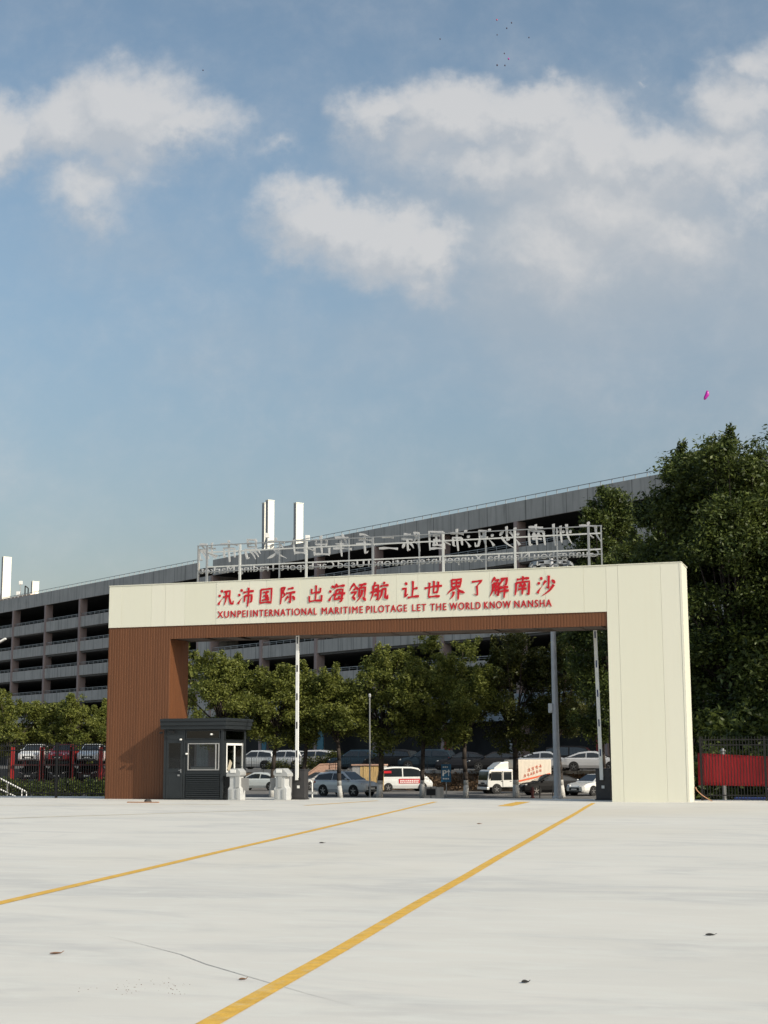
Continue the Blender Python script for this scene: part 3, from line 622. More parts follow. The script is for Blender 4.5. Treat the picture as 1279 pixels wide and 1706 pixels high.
b.add(vs, [(2 * i, 2 * i + 1, 2 * i + 3, 2 * i + 2) for i in range(8)])
po = b.build('curved_offcut', M['pvc'], loc=GP, rz=-GA, smooth=True); sm = po.modifiers.new('thick', 'SOLIDIFY'); sm.thickness = .02
tag(po, 'bent tan offcut leaning at the foot of the cream pillar', 'board')

# ------------------------------------------------------------------ multi-storey car park
KX = math.hypot(1, 1.2538); BA = math.atan2(-1.2538, 1)
garage = thing('parking_garage', 'long grey multi storey car park with open decks behind the gate', 'building', (0, 154.3, 0.2), BA)
def sX(X): return X * KX
X0, X1 = sX(-68), sX(36)
FL = [(22.97, 24.85), (19.08, 20.52), (15.75, 17.1), (12.42, 13.80), (8.92, 10.25), (5.55, 7.0)]
core0, core1 = sX(-22.8), sX(-20.75)
for i, (a, c) in enumerate(FL):
    b = MB()
    for s0, s1 in ((X0, core0 - .02), (core1 + .02, X1)): b.box(s0, s1, 0, .22, a - .2, c - .2)
    b.build('parapet' if i == 0 else 'spandrel', M['conc'], garage)
    s = MB(); zt = c - 1.15 if i else c - .75
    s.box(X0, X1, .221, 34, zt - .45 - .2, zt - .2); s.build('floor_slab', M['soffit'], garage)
    r = MB(); z = c - .2
    for s0, s1 in ((X0, core0 - .02), (core1 + .02, X1)):
        r.box(s0, s1, .08, .14, z + .36, z + .42); r.box(s0, s1, .09, .13, z + .19, z + .22) if i else None
        k = int((s1 - s0) / 1.34)
        for q in range(k + 1): x = s0 + (s1 - s0) * q / k; r.box(x - .03 if q else x, x + .03 if q < k else x, .085, .135, z, z + .36)
    r.build('railing', M['rail'], garage)
for X in (-68, -62.2, -55.4, -48.72, -42.13, -35.5, -28.9, -14.12, -7.46, -1.02, 5.64, 12.35, 19.0, 25.6, 32.2):
    b = MB(); x = sX(X); b.box(x - .24, x + .24, -.1, 1.0, -.1, 22.77); b.build('column', M['col'], garage)
b = MB(); b.box(core0 + .3, core1 - .3, -.06, 4.0, 0, 22.77); b.build('stair_core', M['conc'], garage)
b = MB(); b.box(core0 - .03, core0 + .299, -.12, 1.0, 0, 22.77); b.box(core1 - .299, core1 + .03, -.12, 1.0, 0, 22.77); b.build('column', M['col'], garage)
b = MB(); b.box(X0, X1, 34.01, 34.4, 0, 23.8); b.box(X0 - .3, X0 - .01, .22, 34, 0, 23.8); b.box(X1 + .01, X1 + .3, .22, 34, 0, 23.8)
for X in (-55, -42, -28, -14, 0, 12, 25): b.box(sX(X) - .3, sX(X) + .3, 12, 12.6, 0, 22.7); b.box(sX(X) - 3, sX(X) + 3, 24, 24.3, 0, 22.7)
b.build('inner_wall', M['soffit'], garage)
# ground floor: shop fascia boards and dark shop fronts between the columns
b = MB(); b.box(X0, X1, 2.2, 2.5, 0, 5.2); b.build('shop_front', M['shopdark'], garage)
for X, w, m in ((1.8, 3.4, 'signwhite'), (8.8, 4.8, 'fascia'), (14.6, 3.8, 'fascia'), (-4.3, 4.4, 'fascia'), (-10.8, 4.6, 'fascia'), (20.5, 4.5, 'fascia')):
    o = MB().box(sX(X) - w, sX(X) + w, -.32, -.06, 4.3, 6.75).build('shop_sign', M[m], garage, .03)
    if m == 'signwhite': text_mesh('lettering', '岛', M['dark'], o, sX(X) - .2, sX(X) + 1.5, 4.55, -.33, 1.5, .02, fit_h=False)
for X, dx, w, m in ((-7.46, 1.0, .55, 'teal'), (5.64, .75, .32, 'redpaint'), (12.35, -.9, .3, 'signwhite'), (19, -.7, .3, 'redpaint'), (-14.1, .9, .4, 'teal')):
    MB().box(sX(X) + dx - w, sX(X) + dx + w, -.16, -.06, .2, 3.9).build('hanging_panel', M[m], garage)
# roof structures
def roofpt(px, py, Y): return at(px, py, Y)
def pylon(label, px0, px1, pxd, ytop, ybot, Y, brace=True):
    P = at(px0, ybot, Y); T = at(px0, ytop, Y); k = Y / FPX; w = max(.3, (px0 - pxd) * k / .75); dd = (px1 - px0) * k / .72
    zb = 24.2; h = T.z - zb; t = thing('rooftop_pylon', label, 'pylon', (P.x, P.y, zb), BA, 'white pylons on the car park roof')
    b = MB(); b.box(-w, 0, 0, dd, 1.6, h); b.box(-w - .04, .04, -.04, dd + .04, h + .001, h + .1); b.build('tower', M['pylon'], t)
    b = MB(); b.box(-w + .03, -.05, -.03, -.004, 1.7, h - .06); b.build('shade_sheet', M['greysheet'], t)  # grey colour stands in for shade on the pylon's front face
    b = MB()
    for x in (-w + .1, -.1):
        for y in (.1, dd - .1): b.box(x - .06, x + .06, y - .06, y + .06, 0, 1.6)
    b.build('leg', M['pylon'], t)
    if brace: MB().tube((-w - 2.6, .4, 0), (-w - .02, .3, h * .55), .07).build('brace', M['rail'], t)
    return t
pylon('taller white pylon standing second on the car park roof, left of its twin', 446, 455, 440.5, 833.5, 905, 188)
pylon('white pylon with a slanted brace, nearest the sloping parapet', 493, 503.5, 487.5, 838, 902, 183)
pylon('slim grey and white pylon close behind the taller one', 440, 442, 434.5, 838, 905, 192, False)
pylon('white pylon at the far left end of the car park roof', 3.5, 14, -1, 928, 985, 250)
pylon('short white block on the left end of the roof', 53.5, 62, 49.5, 969, 987, 238, False)
def rooflamp(px, ytop, Y, label):
    P = at(px, ytop, Y); t = thing('roof_lamp', label, 'lamp', (P.x, P.y, 24.2), 0)
    MB().tube((0, 0, 0), (0, 0, P.z - 24.2), .09, .06).build('mast', M['rail'], t)
    b = MB(); b.box(-.28, .28, -.12, .2, P.z - 24.2, P.z - 24.2 + .6); b.build('head', M['white'], t, .05)
rooflamp(34, 974, 240, 'slim mast with white lamp head on the left end of the roof'); rooflamp(29.5, 992, 226, 'low lamp box above the left end of the parapet')
rooflamp(445, 896, 184, 'small white lamp box at the foot of the taller pylon'); rooflamp(512, 900, 176, 'white floodlight box on the parapet right of the pylons')
t = thing('roof_house', 'low sunlit pinkish roof house at the left end of the car park', 'roof house', (-63.5, 238, 24.0), BA)
b = MB(); b.box(-14, 10, 3, 12, 0, 2.2); b.build('wall', M['roofpink'], t); b = MB(); b.box(-14.2, 10.2, 2.8, 12.2, 2.201, 2.4); b.build('roof', M['roofpink'], t)
t = thing('roof_hoop', 'dark pipe hoop frame on the roof left of the short block', 'frame', at(44, 987, 240), 0)
t.location.z = 24.2; b = MB(); zt = at(44, 976, 240).z - 24.2; b.path([(-.25, 0, 0), (-.25, 0, zt), (.25, 0, zt - .4), (.25, 0, 0)], [.1] * 4, 6); b.build('pipe', M['black'], t)

# ------------------------------------------------------------------ trees and shrubs
def leaves(centers, spread, per, size, rs, squash=.8):
    C = np.repeat(np.asarray(centers), per, 0); n = len(C)
    C = C + np.clip(rs.normal(0, 1, (n, 3)), -1.9, 1.9) * np.repeat(np.asarray(spread).reshape(-1, 1), per, 0) * np.array([1, 1, squash])
    a = rs.normal(0, 1, (n, 3)); a[:, 2] = a[:, 2] * .7 - .25; a /= np.linalg.norm(a, axis=1)[:, None]
    r = rs.normal(0, 1, (n, 3)); b = np.cross(a, r); b /= np.linalg.norm(b, axis=1)[:, None] + 1e-9
    s = size * rs.uniform(.6, 1.35, (n, 1)); w = s * rs.uniform(.32, .5, (n, 1)); nn = np.cross(a, b)
    V = np.stack([C - a * s, C + b * w + nn * s * .18, C + a * s, C - b * w + nn * s * .18], 1).reshape(-1, 3)
    F = np.arange(4 * n).reshape(-1, 4)
    return V, F
def mesh_np(name, V, F, m, parent):
    me = bpy.data.meshes.new(name); me.vertices.add(len(V)); me.vertices.foreach_set('co', V.astype(np.float32).ravel())
    me.loops.add(F.size); me.loops.foreach_set('vertex_index', F.ravel().astype(np.int32)); me.polygons.add(len(F))
    me.polygons.foreach_set('loop_start', np.arange(0, F.size, 4, dtype=np.int32)); me.polygons.foreach_set('loop_total', np.full(len(F), 4, np.int32))
    me.materials.append(m); me.update(); me.validate()
    o = bpy.data.objects.new(name, me); COL.objects.link(o); o.parent = parent; return o
def crown_pts(rs, n, rx, ry, z0, z1, taper=.35, lump=.28):
    d = rs.normal(0, 1, (n, 3)); d /= np.linalg.norm(d, axis=1)[:, None]
    lob = rs.normal(0, 1, (9, 3)); lob /= np.linalg.norm(lob, axis=1)[:, None]
    k = 1 + lump * (np.max(d @ lob.T, axis=1) * 1.6 - 1.15)
    r = rs.uniform(.28, 1, n) ** .45 * k
    P = d * r[:, None]; P[:, 2] = np.clip(P[:, 2], -1.1, 1.25)
    t = (P[:, 2] + 1) / 2; sc = 1 - taper * np.clip(t - .45, 0, 1) * 1.3
    return np.stack([P[:, 0] * rx * sc, P[:, 1] * ry * sc, z0 + (z1 - z0) * t], 1)
def tree(label, x, y, zb, h, rx, bottom, seed, group, lm, bm, ncl=150, per=40, leaf=.17, trunk_r=.17, name='street_tree', ry=None, cat='tree', spread=.24, lean=0.0, taper=.35, boughs=34, brad=.42, lump=.28):
    rs = np.random.RandomState(seed); rn = random.Random(seed)
    t = thing(name, label, cat, (x, y, zb), 0, group)
    nb = boughs; B0 = np.array([lean, 0, 0]) + crown_pts(rs, nb, rx * .86, (ry or rx) * .86, bottom, h - spread * .8 - brad * rx * .45, taper, lump)
    br = rs.uniform(.55, 1.2, nb) * brad * rx; per_b = ncl // nb
    d = rs.normal(0, 1, (nb * per_b, 3)); d /= np.linalg.norm(d, axis=1)[:, None]; rad = rs.uniform(.1, 1, nb * per_b) ** .5
    P = np.repeat(B0, per_b, 0) + d * (rad * np.repeat(br, per_b))[:, None] * np.array([1, 1, .72])
    P[:, 2] = np.maximum(P[:, 2], bottom - .6)
    hi = P[np.argsort(-P[:, 2])[:len(P) // 3]]; sh = []                # upright leafy shoots standing out of the crown
    for q in rs.permutation(len(hi))[:22]:
        ln = rs.uniform(.35, 1.0); dv = np.array([rs.normal(0, .3), rs.normal(0, .3), 1.0])
        for k in range(5): sh.append(hi[q] + dv * ln * (k + 1) / 5)
    P = np.vstack([P, np.array(sh)]); ncl = len(P)
    sp = rs.uniform(.5, 1.2, ncl) * spread; sp[-len(sh):] = .13
    V, F = leaves(P, sp, per, leaf, rs); mesh_np('crown', V, F, lm, t)
    b = MB(); fork = bottom + (h - bottom) * .12; pts = [(0, 0, -.05)]; rr = [trunk_r * 1.25]
    for i in range(1, 6):
        z = fork * i / 5; pts.append((lean * i / 5 + rn.uniform(-.05, .05), rn.uniform(-.05, .05), z)); rr.append(trunk_r * (1.05 - .06 * i))
    b.path(pts, rr, 9); top = Vector(pts[-1])
    for j in range(nb):
        e = Vector(B0[j]); m1 = top.lerp(e, .45) + Vector((rn.uniform(-.2, .2), rn.uniform(-.2, .2), rn.uniform(.0, .5)))
        b.path([top - Vector((0, 0, rn.uniform(0, .5))), m1, e], [trunk_r * .45, trunk_r * .25, .025], 6)
    b.build('trunk', bm, t, smooth=True)
    return t
ROW = 'street trees planted in a row along the road'
row = [ # px trunk, base z, top py, half width px, crown bottom py
    (372, 1093, 56, 1215, 'pale tree whose crown rises right of the brown pillar, over the booth'),
    (452, 1112, 52, 1212, 'dark trunked tree whose crown stands left of the first upright boom'),
    (503, 1122, 44, 1225, 'tree half hidden behind the upright white boom by the turnstiles'),
    (567, 1122, 46, 1228, 'whitewashed tree just right of the first boom, before the silver car'),
    (632, 1070, 58, 1225, 'tall whitewashed tree beside the thin white lamp post and timber crate'),
    (703, 1064, 60, 1222, 'tallest whitewashed tree, behind the low concrete bin'),
    (776, 1072, 58, 1232, 'whitewashed tree between the blue parking sign and the white truck'),
    (860, 1044, 58, 1235, 'whitewashed tree in front of the truck box with its printed stripes'),
    (937, 1060, 46, 1240, 'whitewashed tree just right of the grey mast')]
for i, (px, py, hw, pb, lab) in enumerate(row):
    Y = 101.5 + (i % 3) * .35; B = at(px, 1330, Y); T = at(px, py, Y); q = at(px, pb, Y)
    rj = random.Random(500 + i); tree(lab, B.x, Y, RZ, T.z - RZ + .35 + rj.uniform(-.3, .3), rj.uniform(.9, 1.12) * hw / FPX * Y * 1.12, q.z - RZ - .5, 40 + i, ROW, M['leafA'] if i < 7 else M['leafC'], M['barkw'], 420, 52, .105, rj.uniform(.14, .21), lean=rj.uniform(-.45, .45))
LEFT = 'bushy trees behind the car transporters'
for i, (px, py, hw, lab, Y) in enumerate(((20, 1146, 62, 'broad bushy tree at the far left edge, over the transporters', 144), (90, 1160, 48, 'second bushy tree from the left edge, over the transporters', 147),
                                         (138, 1158, 46, 'bushy tree above the third car of the transporters', 143), (188, 1162, 40, 'bushy tree half hidden behind the brown pillar', 145))):
    T = at(px, py, Y); tree(lab, T.x, Y, RZ, T.z - RZ, hw / FPX * Y * 1.1, 2.6, 70 + i, LEFT, M['leafA'], M['bark'], 360, 50, .13, .2)
HID = 'street trees planted in a row along the road'  # group for two hidden trees added to cast shade on the transporters
tree('tree added behind the brown pillar to shade the transporters, its crown hidden by it', -19.6, 124, RZ, 12.4, 2.6, 1.6, 90, HID, M['leafA'], M['bark'], 160, 45, .17)
tree('tree added behind the brown pillar to shade the transporters, nearer the booth', -16.2, 119, RZ, 12.4, 2.8, 1.6, 91, HID, M['leafA'], M['bark'], 160, 45, .17)
BIG = 'tall dark evergreen trees at the right edge'
for px, py, hw, pb, Y, lab, sd, ncl in ((1240, 704, 120, 1225, 74, 'tallest dark evergreen at the right edge, with a pointed top', 131, 800), (1155, 728, 92, 1225, 78, 'dark evergreen behind the top right corner of the gate', 142, 640),
                                        (1020, 800, 70, 1190, 92, 'slender evergreen rising behind the right end of the rooftop sign', 103, 400), (1085, 838, 78, 1215, 84, 'lower evergreen behind the cream pillar', 104, 460),
                                        (1340, 712, 92, 1225, 76, 'dark evergreen cut off by the right edge of the picture', 151, 420),
                                        (1006, 905, 60, 1225, 97, 'dark evergreen whose crown shows inside the gate next to the cream pillar', 105, 220)):
    B = at(px, 1300, Y); T = at(px, py, Y); q = at(px, pb, Y)
    tree(lab, B.x, Y, RZ, T.z - RZ + .1, hw / FPX * Y * 1.08, q.z - RZ - .6, sd, BIG, M['leafB'], M['bark'], ncl * 2, 46, .115, .3 if Y < 90 else .15, 'evergreen_tree', spread=.34, taper=.42, boughs=max(30, ncl // 8), brad=.33, lump=.1)
for _x, _y, _sd in ((24.2, 67.0, 106), (20.6, 71.5, 109), (28.5, 75.0, 107), (23.6, 58.5, 108)): tree('evergreen added outside the frame to shade the tall one', _x, _y, RZ, 14.5, 4.2, 1.4, _sd, BIG, M['leafB'], M['bark'], 420, 60, .15, .3, 'evergreen_tree', spread=.5)  # evergreens added beyond the frame to shade the lower crowns
def shrub(label, x, y, z, rx, ry, h, seed, m, ncl=40, per=36, leaf=.09, name='shrub', group=None):
    rs = np.random.RandomState(seed); t = thing(name, label, 'shrub', (x, y, z), 0, group)
    P = crown_pts(rs, ncl, rx, ry, h * .12, h * .95, .15, .18); V, F = leaves(P, np.full(ncl, .22), per, leaf, rs); V[:, 2] = np.maximum(V[:, 2], .0); mesh_np('foliage', V, F, m, t)
    b = MB(); rn = random.Random(seed)
    for k in range(6): b.tube((0, 0, 0), (rn.uniform(-.6, .6) * rx, rn.uniform(-.6, .6) * ry, h * .7), .03, .01, 5)
    b.build('stem', M['bark'], t); return t
for px, py, Y, rx, h, lab, sd in ((470, 1285, 135.5, 1.5, 1.15, 'clipped green hedge below the white cars, left of the boom', 201), (527, 1287, 132.5, 1.7, 1.5, 'green hedge above the pink sloping wall', 202), (556, 1278, 131.8, .8, 1.5, 'round ball shaped bush at the top of the pink wall', 203)):
    P = at(px, py, Y); shrub(lab, P.x, Y, P.z - .2, rx, .8, h, sd, M['leafC'], 50, 44)
for i, (x, y, rx, h, lab) in enumerate(((14.0, 62, 2.0, 3.4, 'dark shrub added as dark filling behind the left end of the red banner'), (17.0, 61, 2.3, 3.0, 'dark shrub added as dark filling behind the red banner near the fence post'), (20.5, 60, 2.5, 3.4, 'dark shrub added as dark filling behind the banner at the right edge'), (18, 67, 4.5, 5.5, 'tall dark shrub added as dark filling under the tallest evergreen'), (15.2, 70, 2.0, 5.0, 'dark shrub added as dark filling, hidden behind the cream pillar'))):
    shrub(lab, x, y, RZ, rx, 1.2, h, 220 + i, M['leafB'], 130, 40, .16)  # shrubs added so the space under the evergreens reads black
for _i, _px in enumerate((12, 62, 112, 160)):
    _p = at(_px, 1320, 101); shrub(['low dark hedge added at the left edge behind the handrail', 'low dark hedge added right of the handrail, before the left transporter', 'low dark hedge added before the middle transporter', 'low dark hedge added, touching the brown pillar'][_i], _p.x, 101, RZ, 1.25, .7, 1.25, 260 + _i, M['leafB'], 60, 40, .1, 'hedge')  # hedges added to darken the pale ground below the transporters
shrub('pink flowering shrub at the right edge above the red banner', 14.9, 56.5, RZ, .9, .6, 3.35, 240, M['bougain'], 34, 16, .07, 'flowering_shrub')

# retaining edge of the terrace, with dry brush on it
ta = math.atan2(-.75, 1)
t = thing('retaining_wall', 'long earth brown retaining wall edging the terrace above the road', 'wall', (0, TE(0), RZ), ta)
b = MB(); b.prism([(-1.3, 0), (-.25, 1.35), (.0, 1.35), (.0, 0)], -30, 42, 'x'); b.build('bank', M['earth'], t)
b = MB(); b.box(-30, 42, -.3, .05, 1.351, 1.62); b.build('coping', M['conc'], t)
rs = np.random.RandomState(9); n = 900; cx = rs.uniform(-8, 30, n); q = rs.uniform(0, 1, n)
V, F = leaves(np.stack([cx, -1.35 + q * 1.1, .15 + q * 1.25], 1), np.full(n, .16), 12, .11, rs)
R = np.array([[math.cos(ta), -math.sin(ta), 0], [math.sin(ta), math.cos(ta), 0], [0, 0, 1]]); V = V @ R.T + np.array([0, TE(0), RZ])
tag(mesh_np('dry_brush', V, F, M['dry'], None), 'dry brown brush covering the bank above the road', 'ground cover', kind='stuff')
t = thing('terrace_railing', 'thin dark railing along the edge of the car terrace', 'railing', (0, TE(0), .22), ta)
for x in np.arange(-18, 36, 1.6): MB().tube((x, -.12, 0), (x, -.12, 1.05), .025, n=6).build('post', M['black'], t)
b = MB(); [b.box(-18, 36, -.14, -.10, z, z + .035) for z in (.12, 1.0)]; b.build('rail', M['black'], t)
b = MB(); [b.box(x - .008, x + .008, -.128, -.112, .155, 1.0) for x in np.arange(-18, 36, .2)]; b.build('baluster', M['black'], t)
P = at(535, 1300, 130.5)
t = thing('sloping_wall', 'pink stone wall sloping up from the parked sedan to the round bush', 'wall', (P.x, 130.6, RZ), 0)
MB().prism([(-2.4, 0), (-2.3, .35), (-.1, 2.02), (1.6, 2.08), (1.6, 0)], -.15, .2, 'y').build('wall', M['pink'], t, .02)
b = MB(); b.prism([(-2.42, .34), (-.12, 2.02), (-.12, 2.12), (-2.42, .44)], -.2, .25, 'y'); b.prism([(-.118, 2.02), (1.64, 2.085), (1.64, 2.18), (-.118, 2.12)], -.2, .25, 'y'); b.build('coping', M['pink'], t)

# ------------------------------------------------------------------ vehicles
paint_cache = {}
def paint(c):
    if c not in paint_cache: paint_cache[c] = mat('car_paint', c, .3 if max(c) > .1 else .55, .15, .03, 2, coat=.6 if max(c) > .1 else .0, spec=.5 if max(c) > .1 else .25)
    return paint_cache[c]
KIND = dict(
 sedan=dict(L=4.75, W=1.82, wb=2.75, wr=.325,
   body=[(-.5, .45, .72, .72), (-.485, .30, .92, .82), (-.40, .24, .99, .89), (-.2, .19, .97, .905), (.1, .19, .95, .91), (.25, .19, .93, .905), (.38, .21, .86, .88), (.46, .24, .75, .82), (.495, .30, .62, .70)],
   top=[(-.43, .97), (-.22, 1.36), (-.06, 1.46), (.06, 1.44), (.27, .93)], belt=.95, hb=.86, ht=.60),
 suv=dict(L=4.7, W=1.9, wb=2.75, wr=.37,
   body=[(-.5, .55, .95, .80), (-.485, .38, 1.10, .88), (-.40, .28, 1.12, .94), (-.2, .24, 1.10, .95), (.1, .24, 1.08, .95), (.25, .24, 1.06, .95), (.38, .27, 1.0, .93), (.465, .30, .88, .87), (.497, .40, .74, .76)],
   top=[(-.49, 1.08), (-.42, 1.56), (-.2, 1.69), (.05, 1.67), (.25, 1.05)], belt=1.08, hb=.90, ht=.66),
 van=dict(L=4.5, W=1.68, wb=2.8, wr=.31,
   body=[(-.5, .45, 1.05, .76), (-.49, .34, 1.12, .82), (-.3, .24, 1.12, .84), (0, .22, 1.12, .84), (.25, .22, 1.10, .84), (.40, .25, 1.02, .82), (.47, .28, .85, .78), (.5, .36, .70, .70)],
   top=[(-.495, 1.10), (-.46, 1.80), (-.2, 1.92), (.12, 1.90), (.24, 1.80), (.42, 1.0)], belt=1.10, hb=.83, ht=.68))
def wheel(parent, x, y, r, side, w=.2):
    t = MB(); prof = [(r * .62, -w / 2), (r * .94, -w / 2), (r, -w * .3), (r, w * .3), (r * .94, w / 2), (r * .62, w / 2)]
    n = 20; vs = [(x + a * math.cos(2 * PI * i / n), y + z, r + a * math.sin(2 * PI * i / n)) for a, z in prof for i in range(n)]
    t.add(vs, [(k * n + i, k * n + (i + 1) % n, (k + 1) * n + (i + 1) % n, (k + 1) * n + i) for k in range(5) for i in range(n)])
    o = t.build('wheel', M['rubber'], parent)
    m = MB(); yf = y + side * w * .36; m.tube((x, yf - side * .1, r), (x, yf, r), r * .2, n=10)
    for k in range(5):
        a = 2 * PI * k / 5 + .3; m.bar((x, yf - side * .02, r), (x + r * .62 * math.cos(a), yf - side * .02, r + r * .62 * math.sin(a)), .07, .05)
    m2 = [(x + rr * r * math.cos(2 * PI * i / n), yf - side * .01, r + rr * r * math.sin(2 * PI * i / n)) for rr in (.58, .66) for i in range(n)]
    m.add(m2, [(i, (i + 1) % n, n + (i + 1) % n, n + i) for i in range(n)]); m.build('rim', M['rim'], o)
    MB().tube((x, yf - side * .12, r), (x, yf - side * .10, r), r * .64, n=16).build('brake_disc', M['black'], o)
def car(kind, label, loc, head, col, cat='car', group=None, name='parked_car'):
    K = KIND[kind]; Lh = K['L']; t = thing(name, label, cat, loc, head, group); pm = paint(col)
    secs = []
    for fx, zb, zt, hw in K['body']:
        x = fx * Lh; h = zt - zb
        half = [(hw * .90, zb), (hw, zb + h * .28), (hw * 1.0, zb + h * .62), (hw * .975, zt - h * .12), (hw * .90, zt)]
        secs.append([(x, y, z) for y, z in half] + [(x, -y, z) for y, z in reversed(half)])
    MB().loft(secs).build('body', pm, t, smooth=False, bevel=.02)
    def hwz(z): tt = (z - K['belt']) / (max(p[1] for p in K['top']) - K['belt']); return K['hb'] + (K['ht'] - K['hb']) * min(1, max(0, tt))
    secs = []
    for fx, z in K['top']:
        x = fx * Lh; secs.append([(x, K['hb'], K['belt'] - .06), (x, hwz(z), z - .03), (x, hwz(z) * .86, z + .01), (x, -hwz(z) * .86, z + .01), (x, -hwz(z), z - .03), (x, -K['hb'], K['belt'] - .06)])
    MB().loft(secs).build('cabin', pm, t, bevel=.02)
    T = [(fx * Lh, z) for fx, z in K['top']]
    def zat(x):
        return np.interp(x, [p[0] for p in T], [p[1] for p in T])
    xa, xb = T[0][0], T[-1][0]; mid = (xa + xb) / 2 - .05
    for s in (1, -1):
        for (u0, u1) in ((xa + .14, mid - .05), (mid + .05, xb - .16)):
            xs = np.linspace(u0, u1, 7); zlo = K['belt'] + .05
            pts = [(x, zlo) for x in xs] + [(x, max(zlo + .03, zat(x) - .11)) for x in xs[::-1]]
            MB().add([(x, s * (hwz(z) + .014), z) for x, z in pts], [tuple(range(14))]).build('side_window', M['glass'], t)
    for nm, (p, q) in (('windscreen', (T[-1], T[-2])), ('rear_window', (T[0], T[1]))):
        d = Vector((q[0] - p[0], 0, q[1] - p[1])); a = Vector((p[0], 0, p[1])) + d * .12; e = Vector((p[0], 0, p[1])) + d * .93
        nn = Vector((-d.z, 0, d.x)).normalized() * (.018 if nm == 'rear_window' else -.018); nn = nn if nn.z > 0 else -nn
        ya, ye = hwz(a.z) * .86, hwz(e.z) * .84
        MB().add([(a.x + nn.x, ya, a.z + nn.z), (a.x + nn.x, -ya, a.z + nn.z), (e.x + nn.x, -ye, e.z + nn.z + .012), (e.x + nn.x, ye, e.z + nn.z + .012)], [(0, 1, 2, 3)]).build(nm, M['glass'], t)
    fb = K['body'][-1]; fb2 = K['body'][-2]; rb = K['body'][0]; hx = Lh / 2
    for s in (1, -1):
        y = fb[3] * .98 * s; z = fb[2]
        MB().loft([[(hx * .985, y * .62, z - .02), (hx * .985, y * .62, z + .10), (hx * .93, y * .62, z + .13), (hx * .93, y * .62, z - .02)], [(hx * .90, y * 1.16, z + .06), (hx * .90, y * 1.16, z + .16), (hx * .85, y * 1.18, z + .18), (hx * .85, y * 1.18, z + .06)]]).build('headlight', M['chrome'], t)
        z = rb[2] + .02; y = rb[3] * s
        MB().loft([[(-hx * 1.002, y * .55, z - .1), (-hx * 1.002, y * .55, z + .08), (-hx * .95, y * .55, z + .08), (-hx * .95, y * .55, z - .1)], [(-hx * .955, y * 1.12, z - .08), (-hx * .955, y * 1.12, z + .08), (-hx * .90, y * 1.13, z + .08), (-hx * .90, y * 1.13, z - .08)]]).build('tail_light', M['tail'], t)
        xm = T[-1][0] - .42; mw = K['hb'] + .10
        b = MB(); b.lathe([(.0, -.07), (.06, -.06), (.085, 0), (.06, .06), (0, .07)], 8, (xm, s * mw, K['belt'] + .10)); b.build('wing_mirror', pm, t, smooth=True)
    b = MB(); b.box(hx * .97, hx * 1.0 + .012, -fb[3] * .62, fb[3] * .62, fb[1] + .06, fb[2] - .06); b.box(hx * .96, hx * .995, -fb[3] * .9, fb[3] * .9, fb[1] - .06, fb[1] + .04); b.build('grille', M['black'], t, .02)
    MB().box(hx + .013, hx + .022, -.24, .24, fb[1] + .1, fb[1] + .2).build('number_plate', M['white'], t)
    MB().box(-hx - .012, -hx + .02, -.24, .24, rb[1] + .06, rb[1] + .17).build('number_plate', M['white'], t)
    MB().box(-hx * .995, -hx * .95, -rb[3] * .9, rb[3] * .9, rb[1] - .1, rb[1] + .03).build('rear_bumper', M['black'], t, .02)
    W2 = K['body'][3][3]
    for sx in (1, -1):
        for sy in (1, -1):
            x = sx * K['wb'] / 2
            b = MB(); b.tube((x, sy * (W2 - .14), K['wr'] + .02), (x, sy * (W2 + .006), K['wr'] + .02), K['wr'] * 1.14, n=22); b.build('wheel_arch', M['black'], t)
            wheel(t, x, sy * (W2 - .07), K['wr'], sy)
    return t
D = math.radians
white, silver, grey, blk = (.72, .73, .72), (.42, .45, .47), (.24, .24, .235), (.007, .007, .008)
def place(px, Y): return at(px, 1300, Y).x
LOWER = 'cars parked on the lower road behind the gate'; UPPER = 'cars parked on the raised terrace'
car('suv', 'pale silver sport utility car behind the whitewashed tree, nose to the right', (place(577, 107.5), 107.5, RZ), D(-38), (.64, .67, .69), group=LOWER)
car('sedan', 'grey sedan parked below the pink sloping wall, nose to the left', (place(535, 126.5), 126.5, RZ), D(208), (.30, .29, .28), group=LOWER)
car('sedan', 'black sedan behind the grey mast, nose to the left', (place(918, 107.5), 107.5, RZ), D(192), blk, group=LOWER)
car('sedan', 'white sedan half hidden by the barrier box at the cream pillar, nose to the left', (place(993, 106.5), 106.5, RZ), D(222), white, group=LOWER)
car('sedan', 'white sedan low behind the turnstiles, only its windscreen and bonnet in view', (place(432, 126), 126, RZ), D(160), (.62, .66, .66), group=LOWER)
car('suv', 'white hatchback on the terrace right of the booth, seen from its rear corner', (place(428, 138), 138, .2), D(150), white, group=UPPER)
car('suv', 'white estate car on the terrace left of the upright boom', (place(474, 136.5), 136.5, .2), D(150), white, group=UPPER)
car('suv', 'pale car on the terrace above the hedge, right of the upright boom', (place(522, 134.8), 134.8, .2), D(155), (.60, .58, .57), group=UPPER)
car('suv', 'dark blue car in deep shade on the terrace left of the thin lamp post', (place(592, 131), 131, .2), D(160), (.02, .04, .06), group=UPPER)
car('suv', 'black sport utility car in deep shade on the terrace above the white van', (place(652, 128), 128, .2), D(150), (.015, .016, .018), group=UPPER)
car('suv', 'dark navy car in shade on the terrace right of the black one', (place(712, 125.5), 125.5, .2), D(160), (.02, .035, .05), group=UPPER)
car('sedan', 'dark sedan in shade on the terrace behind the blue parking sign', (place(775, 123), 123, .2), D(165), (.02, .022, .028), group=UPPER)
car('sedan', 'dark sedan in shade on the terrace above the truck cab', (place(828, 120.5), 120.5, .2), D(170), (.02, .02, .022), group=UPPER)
car('sedan', 'silver sedan on the terrace left of the grey mast, nose to the right', (place(912, 117), 117, .2), D(-14), (.40, .42, .45), group=UPPER)
